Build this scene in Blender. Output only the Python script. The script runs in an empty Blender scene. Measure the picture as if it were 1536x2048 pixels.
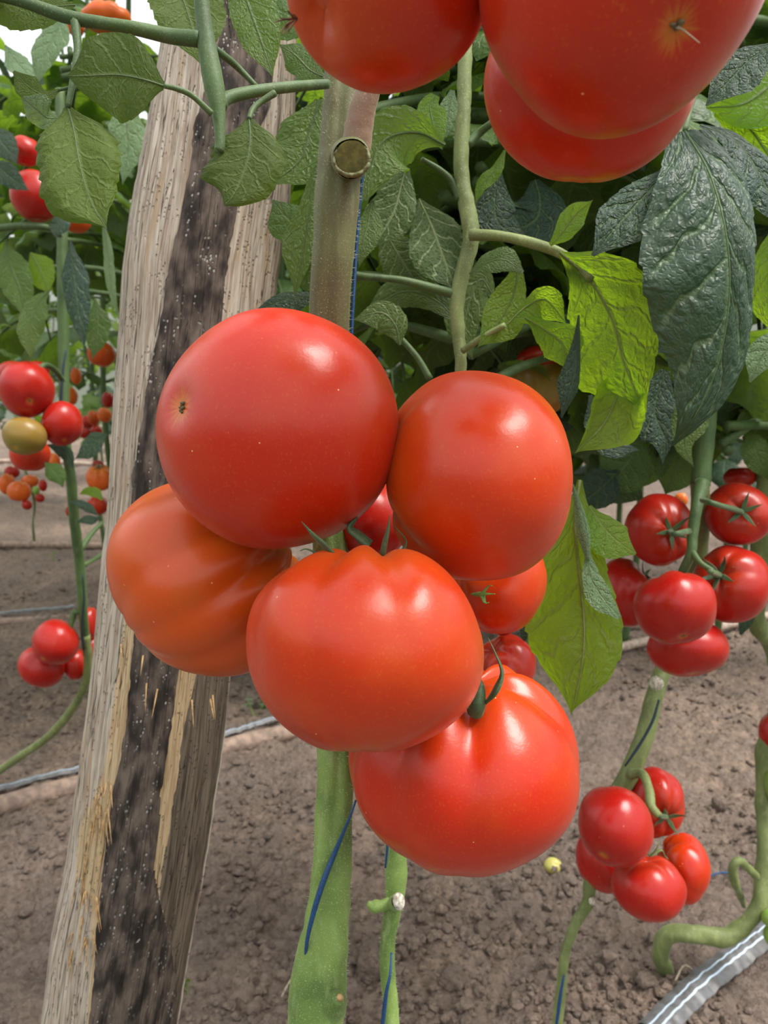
import bpy, bmesh, math, random
from mathutils import Vector, Matrix, Quaternion, noise
random.seed(7)
PI = math.pi
S = bpy.context.scene
COL = S.collection

# ------------------------------------------------------------------ camera, light, exposure
F = 1500.0                       # focal length in pixels of the 1536 x 2048 frame
CAMH = 0.80
PITCH = math.atan((1024 - 750) / F)
CAM = Vector((0, 0, CAMH))
FW = Vector((0, math.cos(PITCH), -math.sin(PITCH)))
UP = Vector((0, math.sin(PITCH), math.cos(PITCH)))
RT = Vector((1, 0, 0))
cd = bpy.data.cameras.new('camera')
cam = bpy.data.objects.new('camera', cd)
COL.objects.link(cam)
cam.location = CAM
cam.rotation_euler = (PI / 2 - PITCH, 0, 0)
cd.sensor_fit = 'VERTICAL'
cd.sensor_height = 36
cd.lens = 36 * F / 2048
cd.clip_start = 0.01
cd.dof.use_dof = True
cd.dof.focus_distance = 0.33
cd.dof.aperture_fstop = 18
S.camera = cam
S.view_settings.view_transform = 'Standard'
S.view_settings.look = 'None'
S.view_settings.gamma = 1
S.view_settings.exposure = 0.42
SUN_DIR = Vector((0.45, -0.12, 0.86)).normalized()     # towards the sun
sd = bpy.data.lights.new('sun', 'SUN')
sd.energy = 3.4
sd.angle = math.radians(26)
sd.color = (1.0, 0.96, 0.90)
so = bpy.data.objects.new('sun', sd)
COL.objects.link(so)
so.rotation_euler = SUN_DIR.to_track_quat('Z', 'Y').to_euler()
so.location = (1.5, -1, 3)
W = bpy.data.worlds.new('world')
S.world = W
W.use_nodes = True
wn = W.node_tree
wn.nodes.clear()
wo = wn.nodes.new('ShaderNodeOutputWorld')
wb = wn.nodes.new('ShaderNodeBackground')
wr = wn.nodes.new('ShaderNodeValToRGB')
wg = wn.nodes.new('ShaderNodeTexCoord')
ws = wn.nodes.new('ShaderNodeSeparateXYZ')
wn.links.new(wg.outputs['Generated'], ws.inputs[0])
wn.links.new(ws.outputs['Z'], wr.inputs[0])
wn.links.new(wr.outputs[0], wb.inputs[0])
wn.links.new(wb.outputs[0], wo.inputs[0])
e = wr.color_ramp.elements
e[0].position = 0.05                       # rows of plants all round up to eye level ...
e[0].color = (0.21, 0.23, 0.18, 1)
e[1].position = 0.30                       # ... and bright milky film above them
e[1].color = (0.95, 0.99, 1.0, 1)
wb.inputs[1].default_value = 1.15


# ------------------------------------------------------------------ helpers
def P(px, py, d):
    return CAM + FW * d + RT * ((px - 768) / F * d) + UP * ((1024 - py) / F * d)


def proj(v):
    r = v - CAM
    d = r.dot(FW)
    return 768 + r.dot(RT) / d * F, 1024 - r.dot(UP) / d * F, d


def G(px, py, z=0.0):
    r = FW + RT * ((px - 768) / F) + UP * ((1024 - py) / F)
    k = (z - CAMH) / r.z
    return CAM + r * k


def cv(x, y, z):                  # camera-frame direction (right, up, towards the camera)
    return (RT * x + UP * y - FW * z)


def sm(a, b, x):
    t = max(0.0, min(1.0, (x - a) / (b - a)))
    return t * t * (3 - 2 * t)


def interp(tab, x):
    if x <= tab[0][0]:
        return tab[0][1]
    for (a, u), (b, v) in zip(tab, tab[1:]):
        if x <= b:
            k = (x - a) / (b - a)
            return u + (v - u) * k
    return tab[-1][1]


def cr(pts, n):                   # Catmull-Rom through tuples or vectors
    pts = [Vector(p) for p in pts]
    if len(pts) == 2:
        return [pts[0].lerp(pts[1], i / (n - 1)) for i in range(n)]
    q = [pts[0] * 2 - pts[1]] + pts + [pts[-1] * 2 - pts[-2]]
    L = [0]
    for a, b in zip(pts, pts[1:]):
        L.append(L[-1] + (b - a).length)
    out = []
    for i in range(n):
        s = L[-1] * i / (n - 1)
        k = 0
        while k < len(pts) - 2 and s > L[k + 1]:
            k += 1
        t = (s - L[k]) / max(1e-9, L[k + 1] - L[k])
        t = min(1, max(0, t))
        a, b, c, d = q[k], q[k + 1], q[k + 2], q[k + 3]
        out.append(0.5 * ((2 * b) + (c - a) * t + (2 * a - 5 * b + 4 * c - d) * t * t + (3 * b - a - 3 * c + d) * t ** 3))
    return out


def crs(vals, n):
    return [interp([(i / (len(vals) - 1), v) for i, v in enumerate(vals)], sm01(j / (n - 1))) for j in range(n)]


def sm01(x):
    return x


def smooth_list(vals, n):
    pts = [Vector((i, v, 0)) for i, v in enumerate(vals)]
    m = len(vals)
    out = []
    for j in range(n):
        x = j / (n - 1) * (m - 1)
        k = min(m - 2, int(x))
        t = x - k
        p0 = vals[max(0, k - 1)]
        p1, p2 = vals[k], vals[k + 1]
        p3 = vals[min(m - 1, k + 2)]
        out.append(0.5 * (2 * p1 + (p2 - p0) * t + (2 * p0 - 5 * p1 + 4 * p2 - p3) * t * t + (3 * p1 - p0 - 3 * p2 + p3) * t ** 3))
    return out


class MB:
    def __init__(self):
        self.v, self.f, self.uv, self.mi, self.col = [], [], [], [], []

    def add(self, vs, fs, uvs=None, mi=0):
        o = len(self.v)
        self.v += [Vector(a) for a in vs]
        self.uv += uvs if uvs else [(0, 0)] * len(vs)
        for f in fs:
            self.f.append([i + o for i in f])
            self.mi.append(mi)

    def build(self, name, mats, parent=None, origin=None, smooth=True, cols=None):
        o0 = Vector(origin) if origin is not None else (Vector(parent.location) if parent else Vector((0, 0, 0)))
        top = parent
        while top is not None and top.parent is not None:
            top = top.parent
            o0 = o0 + top.location
        me = bpy.data.meshes.new(name)
        me.from_pydata([tuple(a - o0) for a in self.v], [], self.f)
        if not isinstance(mats, (list, tuple)):
            mats = [mats]
        for m in mats:
            me.materials.append(m)
        me.polygons.foreach_set('material_index', self.mi)
        me.polygons.foreach_set('use_smooth', [smooth] * len(self.f))
        ul = me.uv_layers.new(name='UVMap')
        idx = [0] * len(me.loops)
        me.loops.foreach_get('vertex_index', idx)
        flat = []
        for i in idx:
            flat += self.uv[i]
        ul.data.foreach_set('uv', flat)
        if cols:
            ca = me.color_attributes.new('region', 'FLOAT_COLOR', 'POINT')
            fl = []
            for c in cols:
                fl += [c[0], c[1], c[2], 1]
            ca.data.foreach_set('color', fl)
        me.update()
        ob = bpy.data.objects.new(name, me)
        COL.objects.link(ob)
        if parent:
            ob.parent = parent
        else:
            ob.location = o0
        return ob


def tag(o, label=None, cat=None, group=None, kind=None):
    if label:
        o['label'] = label
    if cat:
        o['category'] = cat
    if group:
        o['group'] = group
    if kind:
        o['kind'] = kind
    return o


def empty(name, loc, label, cat, group=None):
    o = bpy.data.objects.new(name, None)
    COL.objects.link(o)
    o.location = loc
    o.empty_display_size = 0.02
    return tag(o, label, cat, group)


def frame(t, ref=None):
    t = t.normalized()
    r = ref or (Vector((0, 0, 1)) if abs(t.z) < 0.9 else Vector((1, 0, 0)))
    a = t.cross(r).normalized()
    return a, a.cross(t)


def tube(mb, pts, rad, n=None, seg=12, lump=0.0, cap=True, mi=0, groove=0.0, sq=1.0, seed=0, uvk=1.0):
    """rad: list of radii in metres along the curve"""
    n = n or max(4, len(pts) * 6)
    c = cr(pts, n)
    r = smooth_list(rad, n) if len(rad) > 1 else [rad[0]] * n
    a, b = frame(c[1] - c[0])
    vs, uv, fs = [], [], []
    L = 0
    for i in range(n):
        t = (c[min(n - 1, i + 1)] - c[max(0, i - 1)]).normalized()
        a = (a - t * a.dot(t)).normalized()
        b = t.cross(a)
        if i:
            L += (c[i] - c[i - 1]).length
        for k in range(seg):
            th = 2 * PI * k / seg
            rr = r[i]
            if lump:
                rr *= 1 + lump * noise.noise(c[i] * (0.6 / max(r[i], 1e-4)) * 0.6 + Vector((math.cos(th), math.sin(th), seed)) * 0.9)
            if groove:
                th0 = math.atan2(-FW.dot(b), -FW.dot(a)) + 0.25 * math.sin(L * 15)
                for of, gk in ((0.15, 1.0), (2.0, .8), (4.2, .8)):
                    dq = (th - th0 + of + PI) % (2 * PI) - PI
                    rr *= 1 - groove * gk * math.exp(-(dq / 0.26) ** 2)
            vs.append(c[i] + a * math.cos(th) * rr + b * math.sin(th) * rr * sq)
            uv.append((k / seg, L * uvk))
    for i in range(n - 1):
        for k in range(seg):
            k2 = (k + 1) % seg
            fs.append([i * seg + k, i * seg + k2, (i + 1) * seg + k2, (i + 1) * seg + k])
    if cap:
        vs.append(c[0])
        uv.append((0, 0))
        vs.append(c[-1])
        uv.append((0, L))
        for k in range(seg):
            k2 = (k + 1) % seg
            fs.append([len(vs) - 2, k2, k])
            fs.append([len(vs) - 1, (n - 1) * seg + k, (n - 1) * seg + k2])
    mb.add(vs, fs, uv, mi)
    return c, r


def ptube(mb, pts, rpx, **k):     # pts as (px, py, depth), radii in px at that depth
    ds = [p[2] for p in pts]
    w = [P(*p) for p in pts]
    if len(rpx) == 1:
        rpx = rpx * len(pts)
    return tube(mb, w, [r * d / F for r, d in zip(rpx, ds)], **k)


# ------------------------------------------------------------------ node helper
class N:
    def __init__(self, name):
        self.m = bpy.data.materials.new(name)
        self.m.use_nodes = True
        self.t = self.m.node_tree
        self.t.nodes.clear()
        self.out = self.t.nodes.new('ShaderNodeOutputMaterial')

    def n(self, typ, **k):
        nd = self.t.nodes.new('ShaderNode' + typ)
        for a, b in k.items():
            setattr(nd, a, b)
        return nd

    def set(self, sock, v):
        if v is None:
            return
        if isinstance(v, bpy.types.NodeSocket):
            self.t.links.new(v, sock)
        else:
            if sock.type == 'RGBA' and len(v) == 3:
                v = (*v, 1)
            sock.default_value = v

    def math(self, op, a, b=None, c=None, clamp=False):
        nd = self.n('Math', operation=op, use_clamp=clamp)
        self.set(nd.inputs[0], a)
        self.set(nd.inputs[1], b)
        self.set(nd.inputs[2], c)
        return nd.outputs[0]

    def mix(self, f, a, b, blend='MIX'):
        nd = self.n('Mix', data_type='RGBA', blend_type=blend)
        self.set(nd.inputs[0], f)
        self.set(nd.inputs[6], a)
        self.set(nd.inputs[7], b)
        return nd.outputs[2]

    def ss(self, x, a, b, lo=0.0, hi=1.0):
        nd = self.n('MapRange', interpolation_type='SMOOTHSTEP')
        self.set(nd.inputs[0], x)
        for i, v in enumerate((a, b, lo, hi)):
            nd.inputs[i + 1].default_value = v
        return nd.outputs[0]

    def vec(self, x, y, z=0.0):
        nd = self.n('CombineXYZ')
        self.set(nd.inputs[0], x)
        self.set(nd.inputs[1], y)
        self.set(nd.inputs[2], z)
        return nd.outputs[0]

    def scale(self, v, s):
        nd = self.n('VectorMath', operation='MULTIPLY')
        self.set(nd.inputs[0], v)
        nd.inputs[1].default_value = s if isinstance(s, (tuple, list)) else (s, s, s)
        return nd.outputs[0]

    def noise(self, v, sc, det=3, rough=0.55, out=0, dist=0.0):
        nd = self.n('TexNoise')
        self.set(nd.inputs['Vector'], v)
        nd.inputs['Scale'].default_value = sc
        nd.inputs['Detail'].default_value = det
        nd.inputs['Roughness'].default_value = rough
        nd.inputs['Distortion'].default_value = dist
        return nd.outputs[out]

    def voro(self, v, sc, feature='F1', out='Distance', rnd=1.0):
        nd = self.n('TexVoronoi', feature=feature)
        self.set(nd.inputs['Vector'], v)
        nd.inputs['Scale'].default_value = sc
        nd.inputs['Randomness'].default_value = rnd
        return nd.outputs[out]

    def bump(self, h, dist, st=1.0, nrm=None):
        nd = self.n('Bump')
        self.set(nd.inputs['Height'], h)
        nd.inputs['Distance'].default_value = dist
        nd.inputs['Strength'].default_value = st
        if nrm:
            self.set(nd.inputs['Normal'], nrm)
        return nd.outputs[0]

    def princ(self, **k):
        nd = self.n('BsdfPrincipled')
        for a, b in k.items():
            self.set(nd.inputs[a.replace('_', ' ')], b)
        return nd.outputs[0]

    def done(self, sh):
        self.t.links.new(sh, self.out.inputs[0])
        return self.m


def tomato_mat(name, col, shoulder, tip, amt=0.5, rough=0.27, bump=0.0006):
    g = N(name)
    tc = g.n('TexCoord')
    uv = g.n('SeparateXYZ')
    g.set(uv.inputs[0], tc.outputs['UV'])
    ob = tc.outputs['Object']
    n1 = g.noise(ob, 22, 2)
    v = g.math('ADD', uv.outputs[1], g.math('MULTIPLY', g.math('SUBTRACT', n1, 0.5), 0.35))
    c = g.mix(g.math('MULTIPLY', g.ss(v, 0.42, 0.08), amt), col, shoulder)
    c = g.mix(g.math('MULTIPLY', g.ss(v, 0.72, 1.0), 0.35), c, tip)
    n2 = g.noise(ob, 30, 3, 0.6)
    c = g.mix(g.math('MULTIPLY', g.ss(n2, 0.40, 0.80), 0.30), c, shoulder)
    fine = g.noise(ob, 900, 2)
    c = g.mix(g.ss(fine, 0.55, 0.8, 0, 0.22), c, (0.75, 0.20, 0.03))
    sp = g.voro(ob, 90)
    c = g.mix(g.ss(sp, 0.045, 0.02, 0, 0.8), c, (0.95, 0.5, 0.25))
    # star round the blossom end
    sv = g.ss(g.math('ADD', uv.outputs[1], g.math('MULTIPLY', g.noise(g.vec(g.math('MULTIPLY', uv.outputs[0], 9.0), 0.3), 3, 1), 0.09)), 0.99, 1.035, 0, 0.5)
    c = g.mix(sv, c, (0.62, 0.24, 0.02))
    b = g.bump(g.noise(ob, 60, 3), bump, 0.5)
    b = g.bump(fine, 0.00006, 0.6, b)
    sh = g.princ(Base_Color=c, Roughness=g.ss(g.noise(ob, 40, 3), 0.3, 0.7, rough - 0.02, rough + 0.08), Normal=b, Specular_IOR_Level=0.42,
                 Subsurface_Weight=0.12, Subsurface_Radius=(0.012, 0.003, 0.001), Subsurface_Scale=0.3,
                 Sheen_Weight=0.05, Sheen_Roughness=0.4, Sheen_Tint=(1, 0.75, 0.6))
    return g.done(sh)


RED = tomato_mat('tomato_red_skin', (0.52, 0.019, 0.003), (0.55, 0.080, 0.005), (0.45, 0.03, 0.007))
RED2 = tomato_mat('tomato_scarlet_skin', (0.55, 0.032, 0.003), (0.57, 0.110, 0.006), (0.52, 0.05, 0.010), 0.6)
CRIM = tomato_mat('tomato_crimson_skin', (0.42, 0.008, 0.006), (0.44, 0.04, 0.007), (0.40, 0.010, 0.010), 0.5)
ORNG = tomato_mat('tomato_orange_skin', (0.58, 0.070, 0.005), (0.46, 0.13, 0.010), (0.60, 0.045, 0.005), 0.6)
LORN = tomato_mat('tomato_light_orange_skin', (0.80, 0.13, 0.015), (0.75, 0.25, 0.03), (0.75, 0.08, 0.015), 0.6)
TURN = tomato_mat('tomato_turning_skin', (0.27, 0.17, 0.03), (0.30, 0.13, 0.025), (0.18, 0.22, 0.035), 0.9)
GREENT = tomato_mat('tomato_green_skin', (0.22, 0.34, 0.06), (0.14, 0.28, 0.03), (0.35, 0.42, 0.12), 0.5)
PALE = tomato_mat('tomato_pale_skin', (0.50, 0.47, 0.12), (0.45, 0.38, 0.1), (0.6, 0.6, 0.2), 0.5)


def leaf_mat(name, top, under, trans, tw=0.4, rough=0.42, vein_l=(0.35, 0.48, 0.22), bumpd=0.0008, spec=0.4, voro_sc=11.0, yel=0.35):
    g = N(name)
    tc = g.n('TexCoord')
    s = g.n('SeparateXYZ')
    g.set(s.inputs[0], tc.outputs['UV'])
    u, v = s.outputs[0], s.outputs[1]
    dn = g.noise(tc.outputs['UV'], 6, 2)
    sgn = g.math('SUBTRACT', g.math('MULTIPLY', v, 2.0), 1.0)
    a = g.math('ABSOLUTE', sgn)
    mid = g.ss(a, 0.085, 0.01)
    side = g.math('MULTIPLY', g.math('GREATER_THAN', sgn, 0.0), 0.45)
    x = g.math('ADD', g.math('MULTIPLY', g.math('SUBTRACT', u, g.math('MULTIPLY', g.math('POWER', a, 0.8), 0.24)), 6.0), side)
    x = g.math('ADD', x, g.math('MULTIPLY', g.math('SUBTRACT', dn, 0.5), 0.9))
    fx = g.math('ABSOLUTE', g.math('SUBTRACT', g.math('FRACT', x), 0.5))
    lat = g.math('MULTIPLY', g.ss(fx, 0.13, 0.02), g.ss(a, 1.0, 0.75))
    vv = g.vec(g.math('MULTIPLY', u, 1.9), v)
    e1 = g.voro(vv, voro_sc, 'DISTANCE_TO_EDGE')
    net = g.ss(e1, 0.07, 0.0)
    e2 = g.voro(vv, voro_sc * 3, 'DISTANCE_TO_EDGE')
    net2 = g.ss(e2, 0.1, 0.0)
    veins = g.math('MAXIMUM', g.math('MAXIMUM', mid, lat), g.math('MULTIPLY', net, 0.22))
    oi = g.n('ObjectInfo')
    geo = g.n('NewGeometry')
    rnd = oi.outputs['Random']
    mott = g.noise(tc.outputs['Object'], 45, 3)
    ctop = g.mix(g.ss(mott, 0.35, 0.7, 0, 0.5), top, tuple(c * 1.55 for c in top))
    ctop = g.mix(g.math('MULTIPLY', veins, 0.55), ctop, vein_l)
    cund = g.mix(g.ss(mott, 0.35, 0.7, 0, 0.5), under, tuple(c * 1.3 for c in under))
    cund = g.mix(g.math('MULTIPLY', veins, 0.6), cund, vein_l)
    c = g.mix(geo.outputs['Backfacing'], ctop, cund)
    c = g.mix(g.math('MULTIPLY', rnd, yel), c, (0.16, 0.24, 0.03))
    ct = g.mix(g.ss(mott, 0.3, 0.75, 0, 0.6), trans, tuple(q * 0.6 for q in trans))
    ct = g.mix(g.math('MULTIPLY', veins, 0.55), ct, tuple(q * 0.35 for q in trans))
    ct = g.mix(g.math('MULTIPLY', net2, 0.18), ct, tuple(q * 0.5 for q in trans))
    h = g.math('SUBTRACT', g.math('MULTIPLY', g.ss(e1, 0.0, 0.35), 0.6), g.math('MULTIPLY', g.math('MAXIMUM', mid, lat), 0.9))
    h = g.math('ADD', h, g.math('MULTIPLY', g.ss(e2, 0.0, 0.3), 0.18))
    b = g.bump(h, bumpd, 0.9)
    p = g.princ(Base_Color=c, Roughness=rough, Normal=b, Specular_IOR_Level=spec)
    t = g.n('BsdfTranslucent')
    g.set(t.inputs[0], ct)
    g.set(t.inputs[1], b)
    m = g.n('MixShader')
    m.inputs[0].default_value = tw
    g.t.links.new(p, m.inputs[1])
    g.t.links.new(t.outputs[0], m.inputs[2])
    return g.done(m.outputs[0])


LEAF = leaf_mat('leaf_mid_green', (0.045, 0.100, 0.028), (0.075, 0.125, 0.035), (0.30, 0.50, 0.03), 0.42, vein_l=(0.24, 0.34, 0.13))
LEAFD = leaf_mat('leaf_dark_blue_green', (0.022, 0.048, 0.034), (0.08, 0.13, 0.055), (0.14, 0.26, 0.03), 0.18, 0.43, (0.14, 0.21, 0.10), 0.0012, .38, 10.5, .06)
LEAFB = leaf_mat('leaf_bright_backlit', (0.10, 0.20, 0.04), (0.14, 0.25, 0.05), (0.55, 0.85, 0.02), 0.66, 0.45, (0.40, 0.5, 0.15))  # backlight is partly in the colour: brighter copy of mid green, also on seedlings
LEAFU = leaf_mat('leaf_shaded_underside', (0.05, 0.09, 0.022), (0.062, 0.095, 0.022), (0.20, 0.32, 0.02), 0.40, 0.6, (0.17, 0.23, 0.08), 0.0004, .25)
LEAFP = leaf_mat('leaf_pale_grey_green', (0.17, 0.27, 0.15), (0.20, 0.30, 0.16), (0.35, 0.5, 0.10), 0.35, 0.45, (0.38, 0.48, 0.30), 0.0012)
LEAFV = leaf_mat('leaf_pale_veined', (0.05, 0.095, 0.03), (0.06, 0.105, 0.035), (0.22, 0.35, 0.04), 0.35, 0.5, (0.50, 0.60, 0.34), 0.0006, .3)


def stem_mat(name, c1, c2, c3=(0.3, 0.33, 0.15)):
    g = N(name)
    tc = g.n('TexCoord')
    ob = tc.outputs['Object']
    st = g.noise(g.scale(ob, (1, 1, 0.15)), 160, 3)
    bl = g.noise(ob, 25, 3)
    c = g.mix(g.ss(bl, 0.35, 0.65), c1, c2)
    c = g.mix(g.ss(st, 0.5, 0.75, 0, 0.5), c, c3)
    c = g.mix(g.ss(g.noise(ob, 1400, 1), 0.6, 0.75, 0, 0.5), c, tuple(min(1, x * 1.7) for x in c3))
    b = g.bump(st, 0.0008, 0.6)
    b = g.bump(g.noise(ob, 700, 2), 0.0002, 0.6, b)
    return g.done(g.princ(Base_Color=c, Roughness=0.6, Normal=b, Sheen_Weight=0.16, Sheen_Roughness=0.35, Sheen_Tint=(0.85, 0.95, 0.7),
                          Subsurface_Weight=0.05, Subsurface_Radius=(0.004, 0.006, 0.002), Subsurface_Scale=0.2))


STEM = stem_mat('stem_green', (0.10, 0.165, 0.035), (0.22, 0.32, 0.075), (0.36, 0.44, 0.18))
STEMU = stem_mat('stem_olive_brown', (0.10, 0.085, 0.030), (0.12, 0.125, 0.04), (0.22, 0.22, 0.11))
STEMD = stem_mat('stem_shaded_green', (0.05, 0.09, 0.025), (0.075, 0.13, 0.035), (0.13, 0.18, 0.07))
STEMY = stem_mat('stem_weathered_green', (0.13, 0.16, 0.05), (0.20, 0.24, 0.08), (0.35, 0.38, 0.15))
PINK = stem_mat('stem_pinkish', (0.24, 0.16, 0.11), (0.30, 0.19, 0.13), (0.36, 0.26, 0.17))
SEP = stem_mat('sepal_green', (0.045, 0.085, 0.035), (0.08, 0.13, 0.05), (0.14, 0.2, 0.08))
SEPL = stem_mat('sepal_light_green', (0.16, 0.28, 0.05), (0.22, 0.34, 0.07), (0.3, 0.4, 0.12))


def flat_mat(name, c, rough=0.6, c2=None, sc=200, bump=0.0005):
    g = N(name)
    ob = g.n('TexCoord').outputs['Object']
    nz = g.noise(ob, sc, 4)
    col = g.mix(g.ss(nz, 0.35, 0.65), c, c2 or tuple(x * 0.6 for x in c))
    return g.done(g.princ(Base_Color=col, Roughness=rough, Normal=g.bump(nz, bump, 0.7)))


SCAR = flat_mat('dry_scar_brown', (0.22, 0.15, 0.08), 0.8, (0.06, 0.04, 0.02), 600)
CUT = flat_mat('dried_cut_white', (0.75, 0.72, 0.62), 0.8, (0.35, 0.28, 0.2), 500)
CUTG = flat_mat('cut_olive', (0.16, 0.15, 0.03), 0.5, (0.09, 0.09, 0.02), 300)
DRY = flat_mat('dry_calyx_brown', (0.32, 0.17, 0.09), 0.8, (0.10, 0.05, 0.03), 400)
TWINE = flat_mat('blue_twine', (0.012, 0.075, 0.22), 0.5, (0.01, 0.04, 0.13), 900, 0.0002)
TWINED = flat_mat('dark_twine', (0.015, 0.035, 0.06), 0.6, (0.01, 0.02, 0.03), 900, 0.0002)
HAIR = flat_mat('stem_hair_pale', (0.75, 0.80, 0.6), 0.5)
FIBRE = flat_mat('torn_wood_fibre', (0.52, 0.33, 0.15), 0.7, (0.30, 0.17, 0.07), 300)
PIPE = flat_mat('pipe_dusty_brown', (0.36, 0.25, 0.19), 0.75, (0.20, 0.14, 0.11), 60, 0.002)
PIPEL = flat_mat('pipe_dusty_pale', (0.55, 0.42, 0.34), 0.75, (0.32, 0.24, 0.19), 60, 0.002)
STRAW = flat_mat('dry_straw', (0.5, 0.42, 0.3), 0.8)

# soil
g = N('soil')
tc = g.n('TexCoord')
ob = tc.outputs['Object']
big = g.noise(ob, 1.6, 3)
med = g.noise(ob, 14, 5, 0.65)
fin = g.noise(ob, 130, 4, 0.7)
c = g.mix(g.ss(big, 0.40, 0.62), (0.200, 0.152, 0.124), (0.38, 0.275, 0.205))
c = g.mix(g.ss(med, 0.35, 0.7), c, (0.225, 0.175, 0.148))
c = g.mix(g.ss(fin, 0.5, 0.8, 0, 0.6), c, (0.33, 0.26, 0.21))
c = g.mix(g.ss(fin, 0.45, 0.25, 0, 0.6), c, (0.085, 0.06, 0.05))
cellc = g.voro(ob, 120, out='Color')
cs = g.n('SeparateColor')
g.set(cs.inputs[0], cellc)
c = g.mix(g.math('MULTIPLY', cs.outputs[0], 0.3), c, (0.31, 0.23, 0.18))
c = g.mix(g.math('MULTIPLY', cs.outputs[1], 0.45), c, (0.065, 0.048, 0.042))
vo = g.voro(ob, 70)
b = g.bump(med, 0.02, 0.7)
b = g.bump(g.ss(vo, 0.0, 0.6, 1, 0), 0.006, 0.6, b)
b = g.bump(fin, 0.009, 1.0, b)
SOIL = g.done(g.princ(Base_Color=c, Roughness=0.95, Normal=b, Specular_IOR_Level=0.15))

# drip tape
g = N('drip_tape_film')
tc = g.n('TexCoord')
s = g.n('SeparateXYZ')
g.set(s.inputs[0], tc.outputs['UV'])
v = s.outputs[0]
st = g.math('MAXIMUM', g.ss(g.math('ABSOLUTE', g.math('SUBTRACT', v, 0.36)), 0.045, 0.02), g.ss(g.math('ABSOLUTE', g.math('SUBTRACT', v, 0.64)), 0.045, 0.02))
nz = g.noise(tc.outputs['Object'], 60, 4)
c = g.mix(g.ss(nz, 0.35, 0.65), (0.15, 0.15, 0.16), (0.09, 0.085, 0.08))
c = g.mix(g.math('MULTIPLY', st, 0.85), c, (0.62, 0.75, 0.9))
TAPE = g.done(g.princ(Base_Color=c, Roughness=0.42, Normal=g.bump(g.noise(tc.outputs['Object'], 90, 3), 0.001, 0.5), Specular_IOR_Level=0.45))

# post wood: 'region' attribute holds which surface layer is exposed (bark, tan sapwood, brown wood; none = grey wood)
g = N('post_wood')
tc = g.n('TexCoord')
s = g.n('SeparateXYZ')
g.set(s.inputs[0], tc.outputs['UV'])
at = g.n('Attribute', attribute_name='region')
rg = g.n('SeparateColor')
g.set(rg.inputs[0], at.outputs['Color'])
uvv = tc.outputs['UV']
gr = g.noise(g.scale(uvv, (60, 7, 1)), 1.0, 6, 0.65, dist=0.4)
gr2 = g.noise(g.scale(uvv, (150, 6, 1)), 1.0, 4, 0.7)
crk = g.noise(g.scale(uvv, (34, 2.6, 1)), 1.0, 3, 0.5, dist=0.6)
crack = g.ss(g.math('ABSOLUTE', g.math('SUBTRACT', crk, 0.52)), 0.012, 0.0)
grey = g.mix(g.ss(gr, 0.35, 0.65), (0.30, 0.22, 0.165), (0.56, 0.48, 0.40))
grey = g.mix(g.ss(gr2, 0.55, 0.75, 0, 0.7), grey, (0.72, 0.68, 0.60))
grey = g.mix(g.ss(g.noise(g.scale(uvv, (20, 3, 1)), 1.0, 3), 0.55, 0.7, 0, 0.6), grey, (0.42, 0.28, 0.17))
tan = g.mix(g.ss(gr, 0.35, 0.65), (0.42, 0.28, 0.155), (0.60, 0.45, 0.28))
brn = g.mix(g.ss(gr, 0.35, 0.65), (0.075, 0.055, 0.040), (0.20, 0.155, 0.115))
bk = g.mix(g.ss(g.noise(g.scale(uvv, (18, 14, 1)), 1.0, 4), 0.35, 0.7), (0.028, 0.020, 0.017), (0.17, 0.128, 0.105))
sv = g.n('TexVoronoi')
g.set(sv.inputs['Vector'], g.scale(uvv, (62, 95, 1)))
sv.inputs['Scale'].default_value = 1.0
spk = g.math('MULTIPLY', g.ss(sv.outputs['Distance'], 0.36, 0.18), g.ss(g.noise(g.scale(uvv, (24, 10, 1)), 1.0, 3), 0.50, 0.60))
bk = g.mix(g.math('MULTIPLY', spk, 0.8), bk, (0.45, 0.42, 0.38))
wn2 = g.noise(g.scale(uvv, (50, 20, 1)), 1.0, 4)


def reg(x):
    return g.ss(g.math('ADD', x, g.math('MULTIPLY', g.math('SUBTRACT', wn2, 0.5), 0.5)), 0.42, 0.58)


c = g.mix(reg(rg.outputs[1]), grey, tan)
c = g.mix(reg(rg.outputs[2]), c, brn)
rb = reg(rg.outputs[0])
notb = g.math('SUBTRACT', 1.0, rb)
c = g.mix(g.math('MULTIPLY', crack, g.math('MULTIPLY', notb, 0.85)), c, (0.07, 0.045, 0.03))
c = g.mix(rb, c, bk)
h = g.math('ADD', g.math('MULTIPLY', gr, 0.5), g.math('MULTIPLY', gr2, 0.3))
h = g.math('SUBTRACT', h, g.math('MULTIPLY', crack, 0.9))
h = g.math('ADD', h, g.math('MULTIPLY', spk, 0.7))
h = g.math('ADD', h, g.math('MULTIPLY', rb, 0.8))
WOOD = g.done(g.princ(Base_Color=c, Roughness=0.85, Normal=g.bump(h, 0.0028, 0.9), Specular_IOR_Level=0.25))


# ------------------------------------------------------------------ the ground
def soil_h(x, y):
    p = Vector((x, y, 0))
    h = 0.030 * noise.noise(p * 1.4) + 0.014 * noise.noise(p * 5 + Vector((3, 1, 0)))
    t = noise.noise(p * 16)
    h += 0.016 * t + 0.013 * abs(noise.noise(p * 34)) + 0.009 * noise.noise(p * 80)
    return h - 0.006


mb = MB()
ys = []
y = 0.25
while y < 14:
    ys.append(y)
    y += 0.004 + max(0, y - 0.6) * 0.0052
nx = 300
vs, fs = [], []
for y in ys:
    hw = max(0.9, y * 0.75) + 0.4
    for i in range(nx):
        x = -hw + 2 * hw * i / (nx - 1)
        vs.append((x, y, soil_h(x, y)))
for j in range(len(ys) - 1):
    for i in range(nx - 1):
        a = j * nx + i
        fs.append([a, a + 1, a + nx + 1, a + nx])
mb.add(vs, fs)
tag(mb.build('floor', SOIL), kind='structure')


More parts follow.
